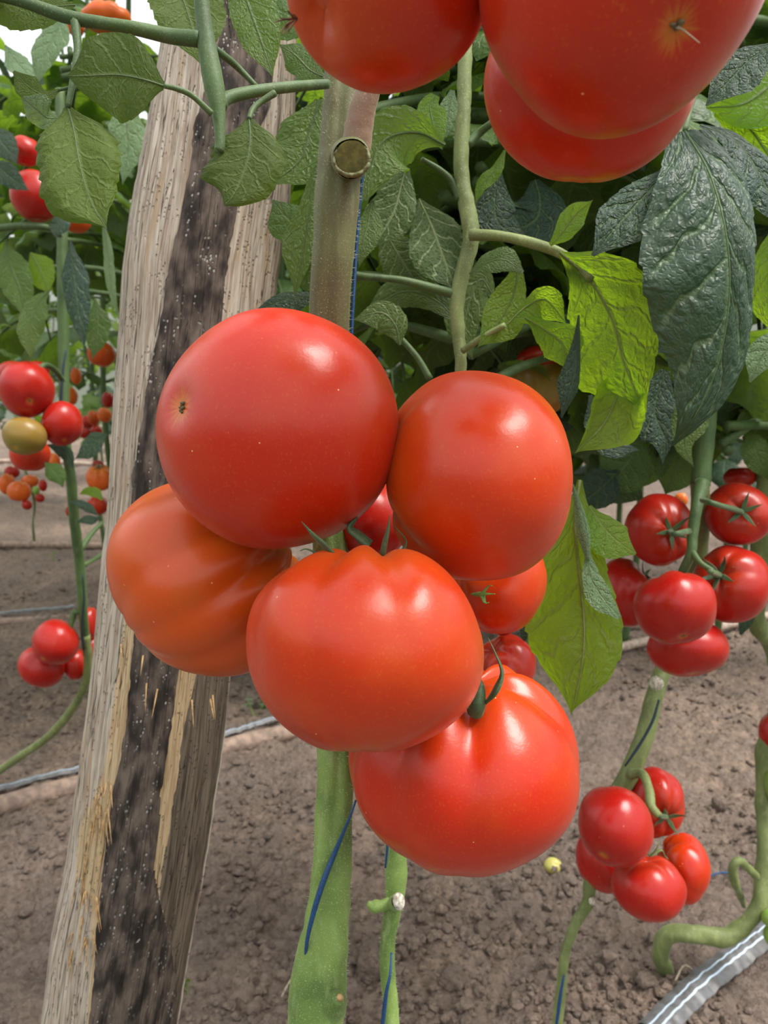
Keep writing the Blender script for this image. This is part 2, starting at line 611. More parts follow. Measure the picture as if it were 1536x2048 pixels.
def rock(mb, c, r, sub=1, seed=0):
    bm = bmesh.new()
    bmesh.ops.create_icosphere(bm, subdivisions=sub, radius=1)
    q = Quaternion((random.uniform(-1, 1), random.uniform(-1, 1), random.uniform(-1, 1), random.uniform(-1, 1))).normalized()
    sc = Vector((random.uniform(.75, 1.25), random.uniform(.75, 1.2), random.uniform(.55, .9)))
    vs = []
    for v in bm.verts:
        k = 1 + 0.38 * noise.noise(v.co * 1.3 + Vector((seed, seed * .7, 0))) + (0.16 * noise.noise(v.co * 4 + Vector((seed, 0, 0))) if sub > 1 else 0)
        p = q @ (v.co * k)
        vs.append(Vector((p.x * sc.x, p.y * sc.y, p.z * sc.z)) * r + c)
    fs = [[v.index for v in f.verts] for f in bm.faces]
    bm.free()
    mb.add(vs, fs)


mb = MB()
for i in range(17000):
    y = 0.75 + 2.6 * random.random() ** 1.5
    x = random.uniform(-1, 1) * (0.55 * y + 0.1)
    if noise.noise(Vector((x * 3, y * 3, 5))) + random.uniform(-.35, .35) < -0.12:
        continue
    r = 0.0018 + 0.0085 * random.random() ** 3.2
    rock(mb, Vector((x, y, soil_h(x, y) + r * 0.45)), r, 1, i)
tag(mb.build('soil_crumbs', SOIL, smooth=False), 'loose grey brown crumbs strewn over the bare soil', 'soil', kind='stuff')

clods = [(745, 1945, 36, 'largest grey soil clod, on the ground between the two lower stems'),
         (905, 1985, 24, 'angular soil clod on the ground right of the thinner lower stem'),
         (1240, 1642, 14, 'small soil clod on the ground left of the lower red truss, topmost'),
         (1110, 1890, 15, 'soil clod on the ground below the pale fallen fruit'),
         (640, 1880, 12, 'small soil clod on the ground left of the thick lower stem'),
         (965, 1880, 17, 'rounded soil clod on the ground below the bottom tomato'),
         (1290, 1990, 18, 'soil clod on the ground beside the foot of the bent stem'),
         (120, 1955, 20, 'soil clod on the ground at the left of the wooden post'),
         (1440, 1610, 13, 'soil clod on the ground right of the lower red truss')]
for i, (x, y, r, lab) in enumerate(clods):
    p = G(x, y)
    d = (p - CAM).dot(FW)
    m = MB()
    rr = r * d / F * 1.1
    rock(m, Vector((p.x, p.y, soil_h(p.x, p.y) + rr * 0.45)), rr, 3, 50 + i)
    tag(m.build('soil_clod', SOIL, origin=(p.x, p.y, 0)), lab, 'soil clod', 'larger clods on the soil')


# ------------------------------------------------------------------ tomato
def sepal(mb, base, dirv, nrm, length, width, curl=0.6, tip=0.0, mi=0):
    """a thick, keeled sepal: flattened tapering tube that curls off the fruit"""
    n, seg = 10, 8
    side = dirv.cross(nrm).normalized()
    vs, fs = [], []
    for i in range(n):
        t = i / (n - 1)
        ang = curl * t * t
        c = base + dirv * (length * t * math.cos(ang * 0.6)) + nrm * (length * (0.10 * math.sin(t * PI) + tip * t + t * math.sin(ang) * 0.8))
        w = width * (0.55 + 0.9 * t if t < 0.35 else (1 - t) / 0.65 * 0.865) + length * 0.004
        th = width * 0.22 * (1 - t) + length * 0.006
        for k in range(seg):
            a = 2 * PI * k / seg
            vs.append(c + side * math.cos(a) * w + nrm * (math.sin(a) * th + abs(math.cos(a)) * w * 0.35))
    for i in range(n - 1):
        for k in range(seg):
            fs.append([i * seg + k, i * seg + (k + 1) % seg, (i + 1) * seg + (k + 1) % seg, (i + 1) * seg + k])
    mb.add(vs, fs, None, mi)


def tomato(label, cx, cy, rx, ry, d, axis=(0, 1, 0), ribs=0, amp=0.0, mat=RED, flat=0.84, calyx=False, scar=False,
           group=None, res=None, seed=None, lump=0.03, parent_origin=None, ribphase=0.0, stalk=None, sepm=None, name='tomato'):
    seed = seed if seed is not None else cx * 0.37 + cy * 0.11
    res = res or (64 if rx > 120 else 40 if rx > 45 else 22)
    nl, nlon = res, int(res * 1.7)
    ax = cv(*axis).normalized()
    a, b = frame(ax, FW if abs(ax.dot(FW)) < 0.9 else UP)
    rnd = random.Random(int(seed * 1000))
    ph = [rnd.uniform(-.35, .35) for _ in range(12)]

    def shp(phi, lon):
        rho = math.sin(phi) ** 0.92 if phi < PI / 2 else math.sin(phi) ** 0.98
        z = flat * math.cos(phi)
        z -= 0.17 * math.exp(-(rho / 0.30) ** 2) * (1 if phi < PI / 2 else 0)
        z += 0.05 * math.exp(-(rho / 0.18) ** 2) * (1 if phi > PI / 2 else 0)
        k = 1.0
        if ribs:
            l2 = lon + 0.25 * math.sin(lon * 2 + ph[0] * 8) + ribphase
            rf = abs(math.cos(ribs * l2 / 2))
            rf = math.sqrt(rf * rf + 0.02)
            k += amp * (rf - 0.8) * (0.25 + 1.2 * sm(PI * 0.72, PI * 0.15, phi)) * sm(0.0, 0.35, math.sin(phi))
            z *= 1 + amp * 0.8 * (rf - 0.8) * sm(PI * 0.6, PI * 0.1, phi)
        dirv = a * math.cos(lon) * math.sin(phi) + b * math.sin(lon) * math.sin(phi) + ax * math.cos(phi)
        k *= 1 + lump * 1.6 * noise.noise(dirv * 1.15 + Vector((seed, seed * .3, 0)))
        return (a * math.cos(lon) * rho + b * math.sin(lon) * rho) * k + ax * (z * k)

    grid = []
    uvs = []
    for i in range(nl + 1):
        phi = PI * (i / nl)
        for j in range(nlon):
            grid.append(shp(phi, 2 * PI * j / nlon))
            uvs.append((j / nlon, i / nl))
    C = P(cx, cy, d)
    sx, sy = rx * d / F, ry * d / F
    for _ in range(5):
        sz = (sx + sy) / 2
        w = [C + RT * (p.dot(RT) * sx) + UP * (p.dot(UP) * sy) + FW * (p.dot(FW) * sz) for p in grid[::3]]
        pr = [proj(q) for q in w]
        x0, x1 = min(q[0] for q in pr), max(q[0] for q in pr)
        y0, y1 = min(q[1] for q in pr), max(q[1] for q in pr)
        sx *= 2 * rx / (x1 - x0)
        sy *= 2 * ry / (y1 - y0)
        C = C + RT * ((cx - (x0 + x1) / 2) * d / F) - UP * ((cy - (y0 + y1) / 2) * d / F)
    sz = (sx + sy) / 2

    def T(p):
        return C + RT * (p.dot(RT) * sx) + UP * (p.dot(UP) * sy) + FW * (p.dot(FW) * sz)
    mb = MB()
    fs = []
    for i in range(nl):
        for j in range(nlon):
            j2 = (j + 1) % nlon
            fs.append([i * nlon + j, (i + 1) * nlon + j, (i + 1) * nlon + j2, i * nlon + j2])
    mb.add([T(p) for p in grid], fs, uvs)
    ob = mb.build(name, mat, origin=C)
    tag(ob, label, 'tomato', group)
    R = sz
    if scar:
        m = MB()
        pb = T(shp(PI, 0))
        n = -ax
        for k in range(10):
            q = Vector((rnd.gauss(0, 1), rnd.gauss(0, 1), rnd.gauss(0, 1))) * R * 0.018
            q -= n * q.dot(n)
            rock(m, pb + q + n * R * 0.005, R * rnd.uniform(.012, .026), 1, k)
        m.build('blossom_scar', SCAR, ob, origin=C)
        if isinstance(scar, float):
            m = MB()
            tube(m, [pb, pb + n * R * .05 + RT * R * .03, pb + n * R * .08 + RT * R * scar - UP * R * .07], [R * .008, R * .005, R * .003], seg=6)
            m.build('dry_style', STRAW, ob, origin=C)
    if calyx:
        m = MB()
        base = T(shp(0.02, 0)) + ax * R * 0.03
        ns = 5 if calyx is True else calyx
        for k in range(ns):
            th = 2 * PI * (k + rnd.uniform(-.15, .15)) / ns + ph[3] * 4
            dv = (a * math.cos(th) + b * math.sin(th)).normalized()
            sepal(m, base + ax * R * .03, dv, ax, R * rnd.uniform(.5, .68), R * .085, rnd.uniform(.2, 1.0), 0.06)
        m.build('calyx', sepm or SEP, ob, origin=C)
        if stalk:
            m = MB()
            pts = [base + ax * R * 0.02] + [P(*q) for q in stalk]
            tube(m, pts, [R * .085, R * .075] + [R * .085] * (len(pts) - 2), seg=10)
            m.build('stalk', sepm or SEP, ob, origin=C)
    return ob


# ------------------------------------------------------------------ leaf drawn along a midrib
def leaf(parent, mid, wl, wr, mat, under=False, tilt=(0, 0, 1), fold=0.12, curl=-0.15, rug=0.035, serr=0.06, teeth=9, nt=56, ns=20,
         wav=0.05, seed=0, name='leaf', stalk=None, stalkm=None, droop=0.0, edge=0.0):
    c = cr([P(*m) for m in mid], nt)
    ds = [interp([(i / (len(mid) - 1), m[2]) for i, m in enumerate(mid)], j / (nt - 1)) for j in range(nt)]
    WL = [max(0.4, w) for w in smooth_list(wl, nt)]
    WR = [max(0.4, w) for w in smooth_list(wr, nt)]
    nv = cv(*tilt).normalized()
    vs, uv, fs = [], [], []
    for i in range(nt):
        t = i / (nt - 1)
        T = (c[min(nt - 1, i + 1)] - c[max(0, i - 1)]).normalized()
        Nn = (nv - T * nv.dot(T)).normalized()
        Sd = Nn.cross(T)
        for k in range(ns + 1):
            s = -1 + 2 * k / ns
            a = abs(s)
            wpx = WL[i] if s < 0 else WR[i]
            w = wpx * ds[i] / F
            x = (t - 0.24 * a ** 0.8) * 6 + (0.45 if s > 0 else 0)
            puff = abs(math.sin(PI * (x + 0.5)))
            tooth = ((t * teeth + seed + (0.37 if s > 0 else 0)) % 1.0)
            ed = 1 + serr * (tooth - 0.5) * a ** 3 + 0.10 * serr * 10 * a ** 2 * noise.noise(Vector((t * 5, s, seed * 3.1)))
            h = w * (fold * a + curl * a * a) + w * rug * (puff - .5) * sm(0, .25, a) * sm(1.02, .7, a)
            h += w * wav * a * a * math.sin(t * 17 + seed * 2 + (2 if s > 0 else 0)) + w * 0.25 * noise.noise(c[i] * 14 + Sd * s * w * 20 + Vector((seed, 0, 0))) * a
            if edge and a > .6:
                h += w * edge * ((a - .6) / .4) ** 2
            vs.append(c[i] + Sd * (s * w * ed) + Nn * h)
            uv.append((t, 0.5 + 0.5 * s))
    q = ns + 1
    for i in range(nt - 1):
        for k in range(ns):
            f = [i * q + k, i * q + k + 1, (i + 1) * q + k + 1, (i + 1) * q + k]
            fs.append(f if not under else f[::-1])
    mb = MB()
    # orientation: default face normal should point to the camera (upper surface seen)
    p0, p1, p3 = vs[fs[nt * 3][0]], vs[fs[nt * 3][1]], vs[fs[nt * 3][2]]
    nn = (p1 - p0).cross(p3 - p1)
    want = nv if not under else -nv
    if nn.dot(want) < 0:
        fs = [f[::-1] for f in fs]
    mb.add(vs, fs, uv)
    ob = mb.build(name, mat, parent)
    # raised midrib
    m2 = MB()
    pts = [c[i] + (nv if under else -nv) * 0 for i in range(0, nt, 5)]
    r0 = max(WL[nt // 2], WR[nt // 2]) * ds[nt // 2] / F * (0.020 if under else 0.012)
    tube(m2, pts, [r0 * (1.15 - k / (len(pts) - 1)) + r0 * .1 for k in range(len(pts))], seg=6, cap=False)
    m2.build('midrib', stalkm or STEMD, ob)
    if stalk:
        m3 = MB()
        ptube(m3, [s_[:3] for s_ in stalk] + [mid[0]], [s_[3] for s_ in stalk] + [stalk[-1][3] * .8], seg=8)
        m3.build('petiole', stalkm or STEMD, ob)
    return ob


# ------------------------------------------------------------------ generic compound leaves (shared meshes)
def compound(seed, mats, small=False):
    r = random.Random(seed)
    mb = MB()
    pts = []
    for i in range(6):
        t = i / 5
        pts.append(Vector((t * 0.85, 0.05 * math.sin(t * 4 + seed), 0.16 * math.sin(t * 2.2) - 0.30 * t ** 2.2)))
    c, _ = tube(mb, pts, [0.016, 0.013, 0.011, 0.009, 0.007, 0.005], n=14, seg=6, mi=1)
    lets = [(0.30, 1, .22), (0.33, -1, .22), (0.5, 1, .30), (0.54, -1, .31), (0.75, 1, .32), (0.78, -1, .30), (1.0, 0, .40)]
    for (t, sd, L) in lets:
        L *= r.uniform(.85, 1.2)
        base = c[int(t * 13)]
        ang = sd * r.uniform(0.9, 1.35) + r.uniform(-.2, .2)
        roll = r.uniform(-.5, .5)
        dr = r.uniform(0.5, 1.2)
        nt, ns = 14, 8
        vs, uv, fs = [], [], []
        p = base.copy()
        el = 0.15
        head = ang
        sdv = None
        for i in range(nt):
            u = i / (nt - 1)
            el2 = 0.2 - dr * 1.5 * u
            dv = Vector((math.cos(head) * math.cos(el2), math.sin(head) * math.cos(el2), math.sin(el2)))
            if i:
                p = p + dv * (L / (nt - 1))
            side = dv.cross(Vector((0, 0, 1))).normalized()
            nr = side.cross(dv)
            side = side * math.cos(roll) + nr * math.sin(roll)
            nr = side.cross(dv)
            w = L * 0.34 * (math.sin(PI * min(1, max(0, (u - .08) / .92)) ** 0.72) ** 0.8 if u > .08 else 0.02) * (1 + 0.18 * math.sin(u * 22 + seed))
            for k in range(ns + 1):
                s = -1 + 2 * k / ns
                a = abs(s)
                h = w * (.25 * a - .5 * a * a) + w * 0.18 * math.sin(u * 14 + seed + s) * a * a + w * .05 * abs(math.sin((u - .24 * a) * 19))
                vs.append(p + side * (s * w) + nr * h)
                uv.append((u, .5 + .5 * s))
        for i in range(nt - 1):
            for k in range(ns):
                a0 = i * (ns + 1) + k
                fs.append([a0, a0 + ns + 1, a0 + ns + 2, a0 + 1])
        # make normals point up
        q0 = fs[len(fs) // 2]
        nn = (vs[q0[1]] - vs[q0[0]]).cross(vs[q0[2]] - vs[q0[1]])
        if nn.z < 0:
            fs = [f[::-1] for f in fs]
        mb.add(vs, fs, uv, 0)
    me_ob = mb.build('leaf', mats)
    return me_ob


PROTO = []
for sdx in range(5):
    PROTO.append(compound(sdx, [LEAF, STEMD]))
PROTOD = [compound(10 + sdx, [LEAFD, STEMD]) for sdx in range(3)]
PROTOP = [compound(20 + sdx, [LEAFP, STEMD]) for sdx in range(2)]
ALLP = PROTO + PROTOD + PROTOP
USED = set()


def place_leaf(parent, proto, loc, az, sc, pitch=0.0, rl=0.0):
    o = proto.copy()
    COL.objects.link(o)
    o.name = 'leaf'
    o.parent = parent
    o.location = Vector(loc) - Vector(parent.location)
    o.rotation_euler = (rl, pitch, az)
    o.scale = (sc, sc, sc)
    return o


def plant(label, x, y, h0, h1, n, sc=0.30, lean=(0, 0), seed=0, group='tomato plants in the rows behind', dark=0.3, pale=0.15, r=0.009, azr=None):
    rr = random.Random(seed)
    z0 = soil_h(x, y)
    root = empty('tomato_plant', (x, y, z0), label, 'tomato plant', group)
    m = MB()
    pts = []
    for i in range(8):
        t = i / 7
        pts.append(Vector((x + lean[0] * t + 0.02 * math.sin(t * 9 + seed), y + lean[1] * t + 0.02 * math.cos(t * 7 + seed), z0 - 0.03 + (h1 + 0.03) * t)))
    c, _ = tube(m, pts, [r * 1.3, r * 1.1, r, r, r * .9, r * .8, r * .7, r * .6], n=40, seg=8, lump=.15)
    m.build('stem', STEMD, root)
    for i in range(n):
        t = (h0 + (h1 - h0) * (i + rr.random()) / n) / h1
        p = c[min(39, int(t * 39))]
        q = rr.random()
        pr = rr.choice(PROTOD) if q < dark else rr.choice(PROTOP) if q < dark + pale else rr.choice(PROTO)
        az = i * 2.4 + rr.uniform(-.5, .5)
        if azr:
            az = rr.uniform(*azr)
        place_leaf(root, pr, p, az, sc * rr.uniform(.75, 1.2), rr.uniform(-.15, .45), rr.uniform(-.4, .4))
    return root


# ------------------------------------------------------------------ wooden post
ROOTZ = 0.0
PD = 0.58
edgeL = [(-700, 400), (80, 322), (240, 298), (400, 272), (560, 246), (800, 230), (1000, 214), (1300, 190), (1500, 165), (1700, 140), (1850, 112), (2048, 85), (3400, -110)]
edgeR = [(-700, 600), (80, 585), (240, 580), (400, 574), (560, 548), (800, 520), (1000, 500), (1300, 462), (1500, 441), (1700, 412), (1850, 385), (2048, 352), (3400, 130)]
regs = [  # y, end of grey, end of first tan, end of bark, end of second tan (rest = brown); brown switched off above 1150
    (-700, 420, 421, 560, 800), (80, 438, 439, 548, 800), (215, 400, 401, 540, 800), (240, 388, 389, 530, 800), (300, 384, 385, 500, 800), (400, 368, 369, 476, 800), (560, 330, 331, 450, 800), (700, 308, 309, 440, 800),
    (800, 288, 289, 430, 800), (950, 266, 267, 400, 800), (1150, 262, 264, 370, 396), (1250, 250, 268, 362, 400), (1350, 232, 264, 357, 396), (1450, 220, 252, 343, 372),
    (1550, 205, 236, 326, 358), (1650, 160, 216, 320, 345), (1740, 152, 208, 308, 326), (1800, 180, 200, 318, 320), (1850, 186, 196, 334, 335), (1950, 180, 190, 352, 353), (2048, 176, 180, 352, 353), (3400, -40, -36, 200, 201)]


def post_line(py):
    return (interp(edgeL, py) + interp(edgeR, py)) / 2, (interp(edgeR, py) - interp(edgeL, py)) / 2


mb = MB()
cols = []
pys = [(-500 + i * (2600 / 300.0)) for i in range(300)]
base_py = 2110
# the visible run, then on down to the ground
cen = [(P(post_line(py)[0], py, PD), post_line(py)[1] * PD / F, py) for py in pys]
last, rl_, _ = cen[-1]
dirp = (cen[-1][0] - cen[-60][0]).normalized()
k = (last.z + 0.06) / -dirp.z
for i in range(1, 30):
    cen.append((last + dirp * k * i / 29, rl_, 2100 + i * 40))
SEGP = 220
vs, uv, fs = [], [], []
for i, (c0, r0, py) in enumerate(cen):
    for j in range(SEGP):
        th = 2 * PI * j / SEGP
        rr = r0 * 1.0
        rr *= 1 + 0.035 * math.cos(3 * th + 1 + py * .0006) + 0.03 * math.cos(5 * th + .4)
        rr *= 1 + 0.035 * noise.noise(Vector((math.cos(th) * 2.2, math.sin(th) * 2.2, py * 0.0035)))
        q = c0 + RT * math.cos(th) * rr + FW * (-math.sin(th)) * rr * .9
        x, yy, dd = proj(q)
        front = math.sin(th) > -0.25
        wx = x + 5 * noise.noise(Vector((x * .02, yy * .012, 1))) + 2.5 * noise.noise(Vector((x * .1, yy * .05, 2)))
        R_ = [interp([(a[0], a[k2]) for a in regs], yy) for k2 in (1, 2, 3, 4)]
        bark = tan_ = brown = 0.0
        if front:
            def soft(a_, b_):
                return sm(a_ - 2, a_ + 2, wx) * sm(b_ + 2, b_ - 2, wx)
            tan_ = soft(R_[0], R_[1])
            bark = soft(R_[1], R_[2])
            t2 = soft(R_[2], R_[3])
            if yy > 1120:
                tan_ = max(tan_, t2 * 1.0)
                brown = sm(R_[3] - 2, R_[3] + 2, wx)
                if yy > 2250:
                    bark *= sm(1990, 1850, yy + 40 * noise.noise(Vector((x * .05, 0, 0))))
                    brown = max(brown, 1 - bark if wx > R_[1] else 0)
            else:
                tan_ = max(tan_, 0.42 * t2)
        disp = 0.0016 * bark - 0.0022 * (sm(R_[2] - 3, R_[2] + 3, wx) if front and yy > 1100 else 0) + 0.0008 * noise.noise(Vector((wx * .12, yy * .006, 0)))
        if yy < 240 and bark > 0.5 and wx < 430:
            disp += 0.001
        q = q + (q - c0).normalized() * disp
        vs.append(q)
        uv.append((th / (2 * PI) * 2.0, py / 2048 * 2.0))
        cols.append((bark, tan_, brown))
for i in range(len(cen) - 1):
    for j in range(SEGP):
        j2 = (j + 1) % SEGP
        fs.append([i * SEGP + j, (i + 1) * SEGP + j, (i + 1) * SEGP + j2, i * SEGP + j2])
mb.add(vs, fs, uv)
base = cen[-1][0]
post = mb.build('wooden_post', WOOD, origin=(base.x, base.y, 0), cols=cols)
tag(post, 'thick weathered wooden post with peeling black bark, standing left of the tomatoes', 'post')
m = MB()
rf = random.Random(3)
for i in range(70):
    y0 = rf.uniform(1560, 1900) if i < 55 else rf.uniform(1240, 1420)
    x0 = interp(edgeL, y0) + rf.uniform(4, 75) if i < 55 else rf.uniform(interp(edgeL, y0) + 5, interp(edgeR, y0) - 15)
    cl, rr = post_line(y0)
    off = (x0 - cl) / rr
    dd = PD - math.sqrt(max(0, 1 - off * off)) * rr * PD / F * .9 - .006
    L = rf.uniform(20, 75)
    sx = rf.uniform(-14, 10)
    pts = [(x0, y0, dd), (x0 + sx * .4, y0 + L * .4, dd - .004), (x0 + sx, y0 + L, dd - rf.uniform(.004, .010))]
    ptube(m, pts, [2.0, 1.5, 0.5], n=8, seg=5)
tag(m.build('splinters', FIBRE, post, origin=(base.x, base.y, 0)), 'torn tan wood fibres peeling off the post', kind='stuff')

# far slim post up at the top left, in the white light
p = G(283, 905)
m = MB()
tube(m, [Vector((p.x, p.y, -0.05)), Vector((p.x + .03, p.y, 1.6)), Vector((p.x, p.y, 3.6))], [.10, .10, .09], n=20, seg=16, lump=.1)
tag(m.build('wooden_post', flat_mat('far_post_wood', (0.6, 0.45, 0.38), .8, (0.4, .28, .22), 12, .01), origin=(p.x, p.y, 0)),
    'pale wooden greenhouse post far behind, top left of the thick post', 'post')

# ------------------------------------------------------------------ main plant
D1 = 0.40
b0 = P(560, 2500, 0.42)
main = empty('tomato_plant', (b0.x, b0.y, 0), 'hairy thick-stemmed tomato plant carrying the big front tomatoes', 'tomato plant')
m = MB()
bb = Vector((b0.x, b0.y, -0.03))
pts = [(690, 40, .40), (686, 160, .40), (680, 320, .40), (670, 470, .40), (660, 620, .405), (655, 900, .42), (668, 1300, .43), (672, 1520, .42), (668, 1620, .42), (664, 1740, .42),
       (654, 1850, .42), (640, 1950, .42), (632, 2040, .42), (618, 2140, .42)]
rad = [38, 38, 46, 42, 40, 38, 36, 38, 40, 38, 38, 44, 58, 50]
c, r = ptube(m, pts, rad, n=150, seg=36, lump=.06, groove=.17, cap=False)
nc = 60 * 36                                   # the upper run is browner than the lower one
lo = MB()
lo.add(m.v[nc:], [[q - nc for q in f] for f in m.f if min(f) >= nc], m.uv[nc:])
hi = MB()
hi.add(m.v[:nc + 36], [f for f in m.f if max(f) < nc + 36], m.uv[:nc + 36])
tag(hi.build('stem', STEMU, main), 'brownish olive upper stem')
lo.build('stem', STEM, main)
m = MB()
tube(m, [P(618, 2130, .42), (P(618, 2140, .42) + bb) / 2 + Vector((.02, 0, 0)), bb], [.014, .013, .016], n=30, seg=20, lump=.08)
m.build('stem', STEM, main)
# fine pale hairs on the stem
m = MB()
rh = random.Random(5)
for i in range(3200):
    k = rh.randrange(2, 148)
    th = rh.uniform(0, 2 * PI)
    t = (c[k + 1] - c[k - 1]).normalized()
    a, b = frame(t)
    dv = a * math.cos(th) + b * math.sin(th)
    if dv.dot(FW) > 0.35:
        continue
    p0 = c[k].lerp(c[k + 1 if k < 148 else k], rh.random()) + dv * r[k] * .97
    L = rh.uniform(.0008, .0032) * rh.uniform(.4, 1)
    sd = t * 0.00012
    tip = p0 + dv * L + t * rh.uniform(-.0007, .0004)
    m.add([p0 - sd, p0 + sd, tip], [[0, 1, 2]])
tag(m.build('stem_hair', HAIR, main), 'fine pale hairs along the stem', kind='stuff')
# pinkish side shoot and the cut scar
m = MB()
ptube(m, [(712, 300, .385), (722, 230, .378), (745, 160, .372), (770, 80, .366)], [30, 27, 22, 22], n=30, seg=20, lump=.06)
m.build('side_shoot', PINK, main)
m = MB()
ptube(m, [(698, 312, .402), (701, 315, .388), (703, 318, .376)], [30, 40, 37], n=12, seg=30, lump=.10, cap=False)
m.build('cut_stub', STEMU, main)
m = MB()
ptube(m, [(703, 318, .3775), (703, 318, .3750)], [35, 34], n=3, seg=40, lump=.14)
tag(m.build('cut_face', CUTG, main, smooth=False), 'olive cut face where a shoot was removed')
m = MB()
ring = [P(703 + 35 * math.cos(t_ * PI / 15), 319 + 32 * math.sin(t_ * PI / 15), .3748 + .0004 * math.sin(t_ * 2.1)) for t_ in range(31)]
tube(m, ring, [.0009, .0012, .0008, .0013, .0009], n=90, seg=8, lump=.4)
m.build('cut_rim', STEMU, main)
m = MB()
ptube(m, [(650, 2030, .425), (664, 2012, .413), (674, 2000, .402), (678, 1996, .398)], [34, 32, 25, 12], n=20, seg=24, lump=.06)
m.build('node', STEM, main)
m = MB()
ptube(m, [(679, 1996, .3995), (681, 1995, .3965)], [9, 6], n=5, seg=14, lump=.3)
m.build('leaf_scar', FIBRE, main)

# the branch up at the left
m = MB()
ptube(m, [(655, 168, .385), (600, 172, .37), (520, 181, .355), (455, 196, .345), (440, 215, .342)], [9, 10, 11, 12, 13], n=30, seg=12, lump=.05)
ptube(m, [(400, -60, .34), (403, 0, .34), (412, 80, .34), (424, 150, .34), (437, 225, .34), (440, 290, .34), (437, 303, .34)], [15, 15, 17, 20, 20, 12, 10], n=50, seg=16, lump=.05)
ptube(m, [(-60, -22, .32), (40, 2, .325), (140, 35, .33), (260, 55, .335), (340, 72, .34), (400, 78, .34)], [11, 11, 13, 12, 14, 16], n=50, seg=14, lump=.04)
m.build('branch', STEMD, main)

U = dict(under=True)
leaf(main, [(328, 172, .325), (290, 160, .322), (235, 150, .32), (170, 152, .318), (132, 152, .318)], [8, 66, 80, 62, 0], [8, 70, 86, 48, 0], LEAFU, under=True,
     stalk=[(424, 228, .335, 7), (385, 192, .33, 6), (355, 178, .327, 6)], rug=.01, serr=.04, seed=1, teeth=5, tilt=(.1, -.2, 1))
leaf(main, [(136, 215, .325), (148, 262, .322), (160, 330, .318), (180, 400, .316), (214, 458, .314)], [10, 70, 80, 80, 0], [8, 76, 74, 52, 0], LEAFU, under=True,
     stalk=[(150, 42, .33, 10), (155, 100, .328, 8), (146, 160, .326, 7)], rug=.03, serr=.09, seed=2, tilt=(.25, .1, 1), curl=-.05, edge=-.25)
leaf(main, [(118, 180, .327), (90, 190, .325), (55, 172, .322), (28, 142, .32)], [4, 12, 24, 2], [4, 16, 26, 4], LEAFU, under=True, seed=3, stalk=[(140, 175, .327, 4)], stalkm=STEMD, teeth=3)
leaf(main, [(122, 236, .325), (95, 235, .323), (70, 215, .321), (45, 195, .32)], [4, 30, 30, 4], [4, 25, 30, 6], LEAFP, under=True, seed=4, teeth=3, tilt=(-.5, 0, 1))
leaf(main, [(498, 238, .345), (500, 280, .342), (492, 330, .34), (470, 385, .338), (448, 413, .338)], [10, 72, 76, 84, 0], [10, 62, 70, 52, 0], LEAFU, under=True,
     stalk=[(550, 186, .352, 7), (520, 205, .35, 6), (505, 220, .348, 6)], rug=.03, serr=.06, seed=5, tilt=(.1, .1, 1), edge=-.2)
leaf(main, [(345, -60, .37), (370, 10, .37), (390, 75, .37), (408, 134, .372)], [30, 70, 62, 2], [30, 75, 60, 2], LEAFU, under=True, seed=6, tilt=(.3, 0, 1), rug=.01)
leaf(main, [(480, -40, .40), (500, 20, .40), (525, 90, .40), (545, 152, .40)], [30, 42, 38, 2], [30, 50, 40, 2], LEAF, under=True, seed=7)
leaf(main, [(150, 10, .34), (100, 12, .335), (40, 8, .33), (-50, -10, .32)], [3, 30, 50, 40], [3, 38, 50, 40], LEAFU, under=True, seed=8, tilt=(0, -.2, 1), rug=.01)
leaf(main, [(650, 155, .42), (620, 140, .42), (590, 110, .42), (560, 90, .42)], [5, 30, 32, 2], [5, 25, 30, 2], LEAF, under=True, seed=9)
leaf(main, [(650, 60, .44), (610, 40, .44), (560, 20, .44), (500, -20, .44)], [5, 40, 42, 2], [5, 45, 50, 2], LEAF, under=False, seed=10)
leaf(main, [(640, 200, .45), (620, 260, .45), (600, 320, .45), (540, 370, .45)], [10, 60, 60, 2], [10, 50, 50, 2], LEAF, under=True, seed=11)
leaf(main, [(640, 470, .47), (615, 455, .47), (580, 440, .47), (545, 400, .47)], [5, 35, 35, 2], [5, 35, 45, 2], LEAF, under=False, seed=12)
leaf(main, [(640, 320, .43), (625, 370, .43), (618, 430, .43), (590, 590, .43)], [5, 20, 45, 2], [5, 20, 25, 2], LEAF, under=True, seed=13)
leaf(main, [(640, 590, .46), (600, 595, .46), (560, 602, .46), (500, 632, .46)], [5, 14, 14, 2], [5, 26, 26, 2], LEAFD, under=False, seed=14)
# petiole running from the vertical stalk behind the post top
m = MB()
ptube(m, [(432, 100, .345), (470, 130, .36), (515, 175, .365)], [8, 7, 5], n=14, seg=8)
m.build('petiole', STEMD, main)

# ------------------------------------------------------------------ second plant (slimmer stem right of the main one)
b1 = P(770, 2500, .52)
sec = empty('tomato_plant', (b1.x, b1.y, 0), 'slim crooked green tomato plant just right of the thick hairy one', 'tomato plant')
m = MB()
ptube(m, [(935, -40, .50), (930, 100, .50), (928, 200, .50), (922, 330, .50), (935, 420, .50), (942, 480, .50), (925, 545, .50), (914, 610, .50), (918, 680, .50), (921, 750, .50), (900, 900, .52)],
      [15, 15, 14, 15, 15, 17, 15, 14, 12, 11, 11], n=110, seg=18, lump=.14, seed=3)
m.build('stem', STEMY, sec)
m = MB()
c2, r2 = ptube(m, [(860, 1300, .52), (805, 1560, .52), (792, 1680, .52), (792, 1760, .52), (786, 1820, .52), (776, 1880, .52), (776, 1950, .52), (782, 2030, .52), (780, 2150, .52), (800, 2300, .52)],
               [14, 15, 16, 18, 22, 16, 15, 17, 22, 18], n=110, seg=22, lump=.12, seed=4)
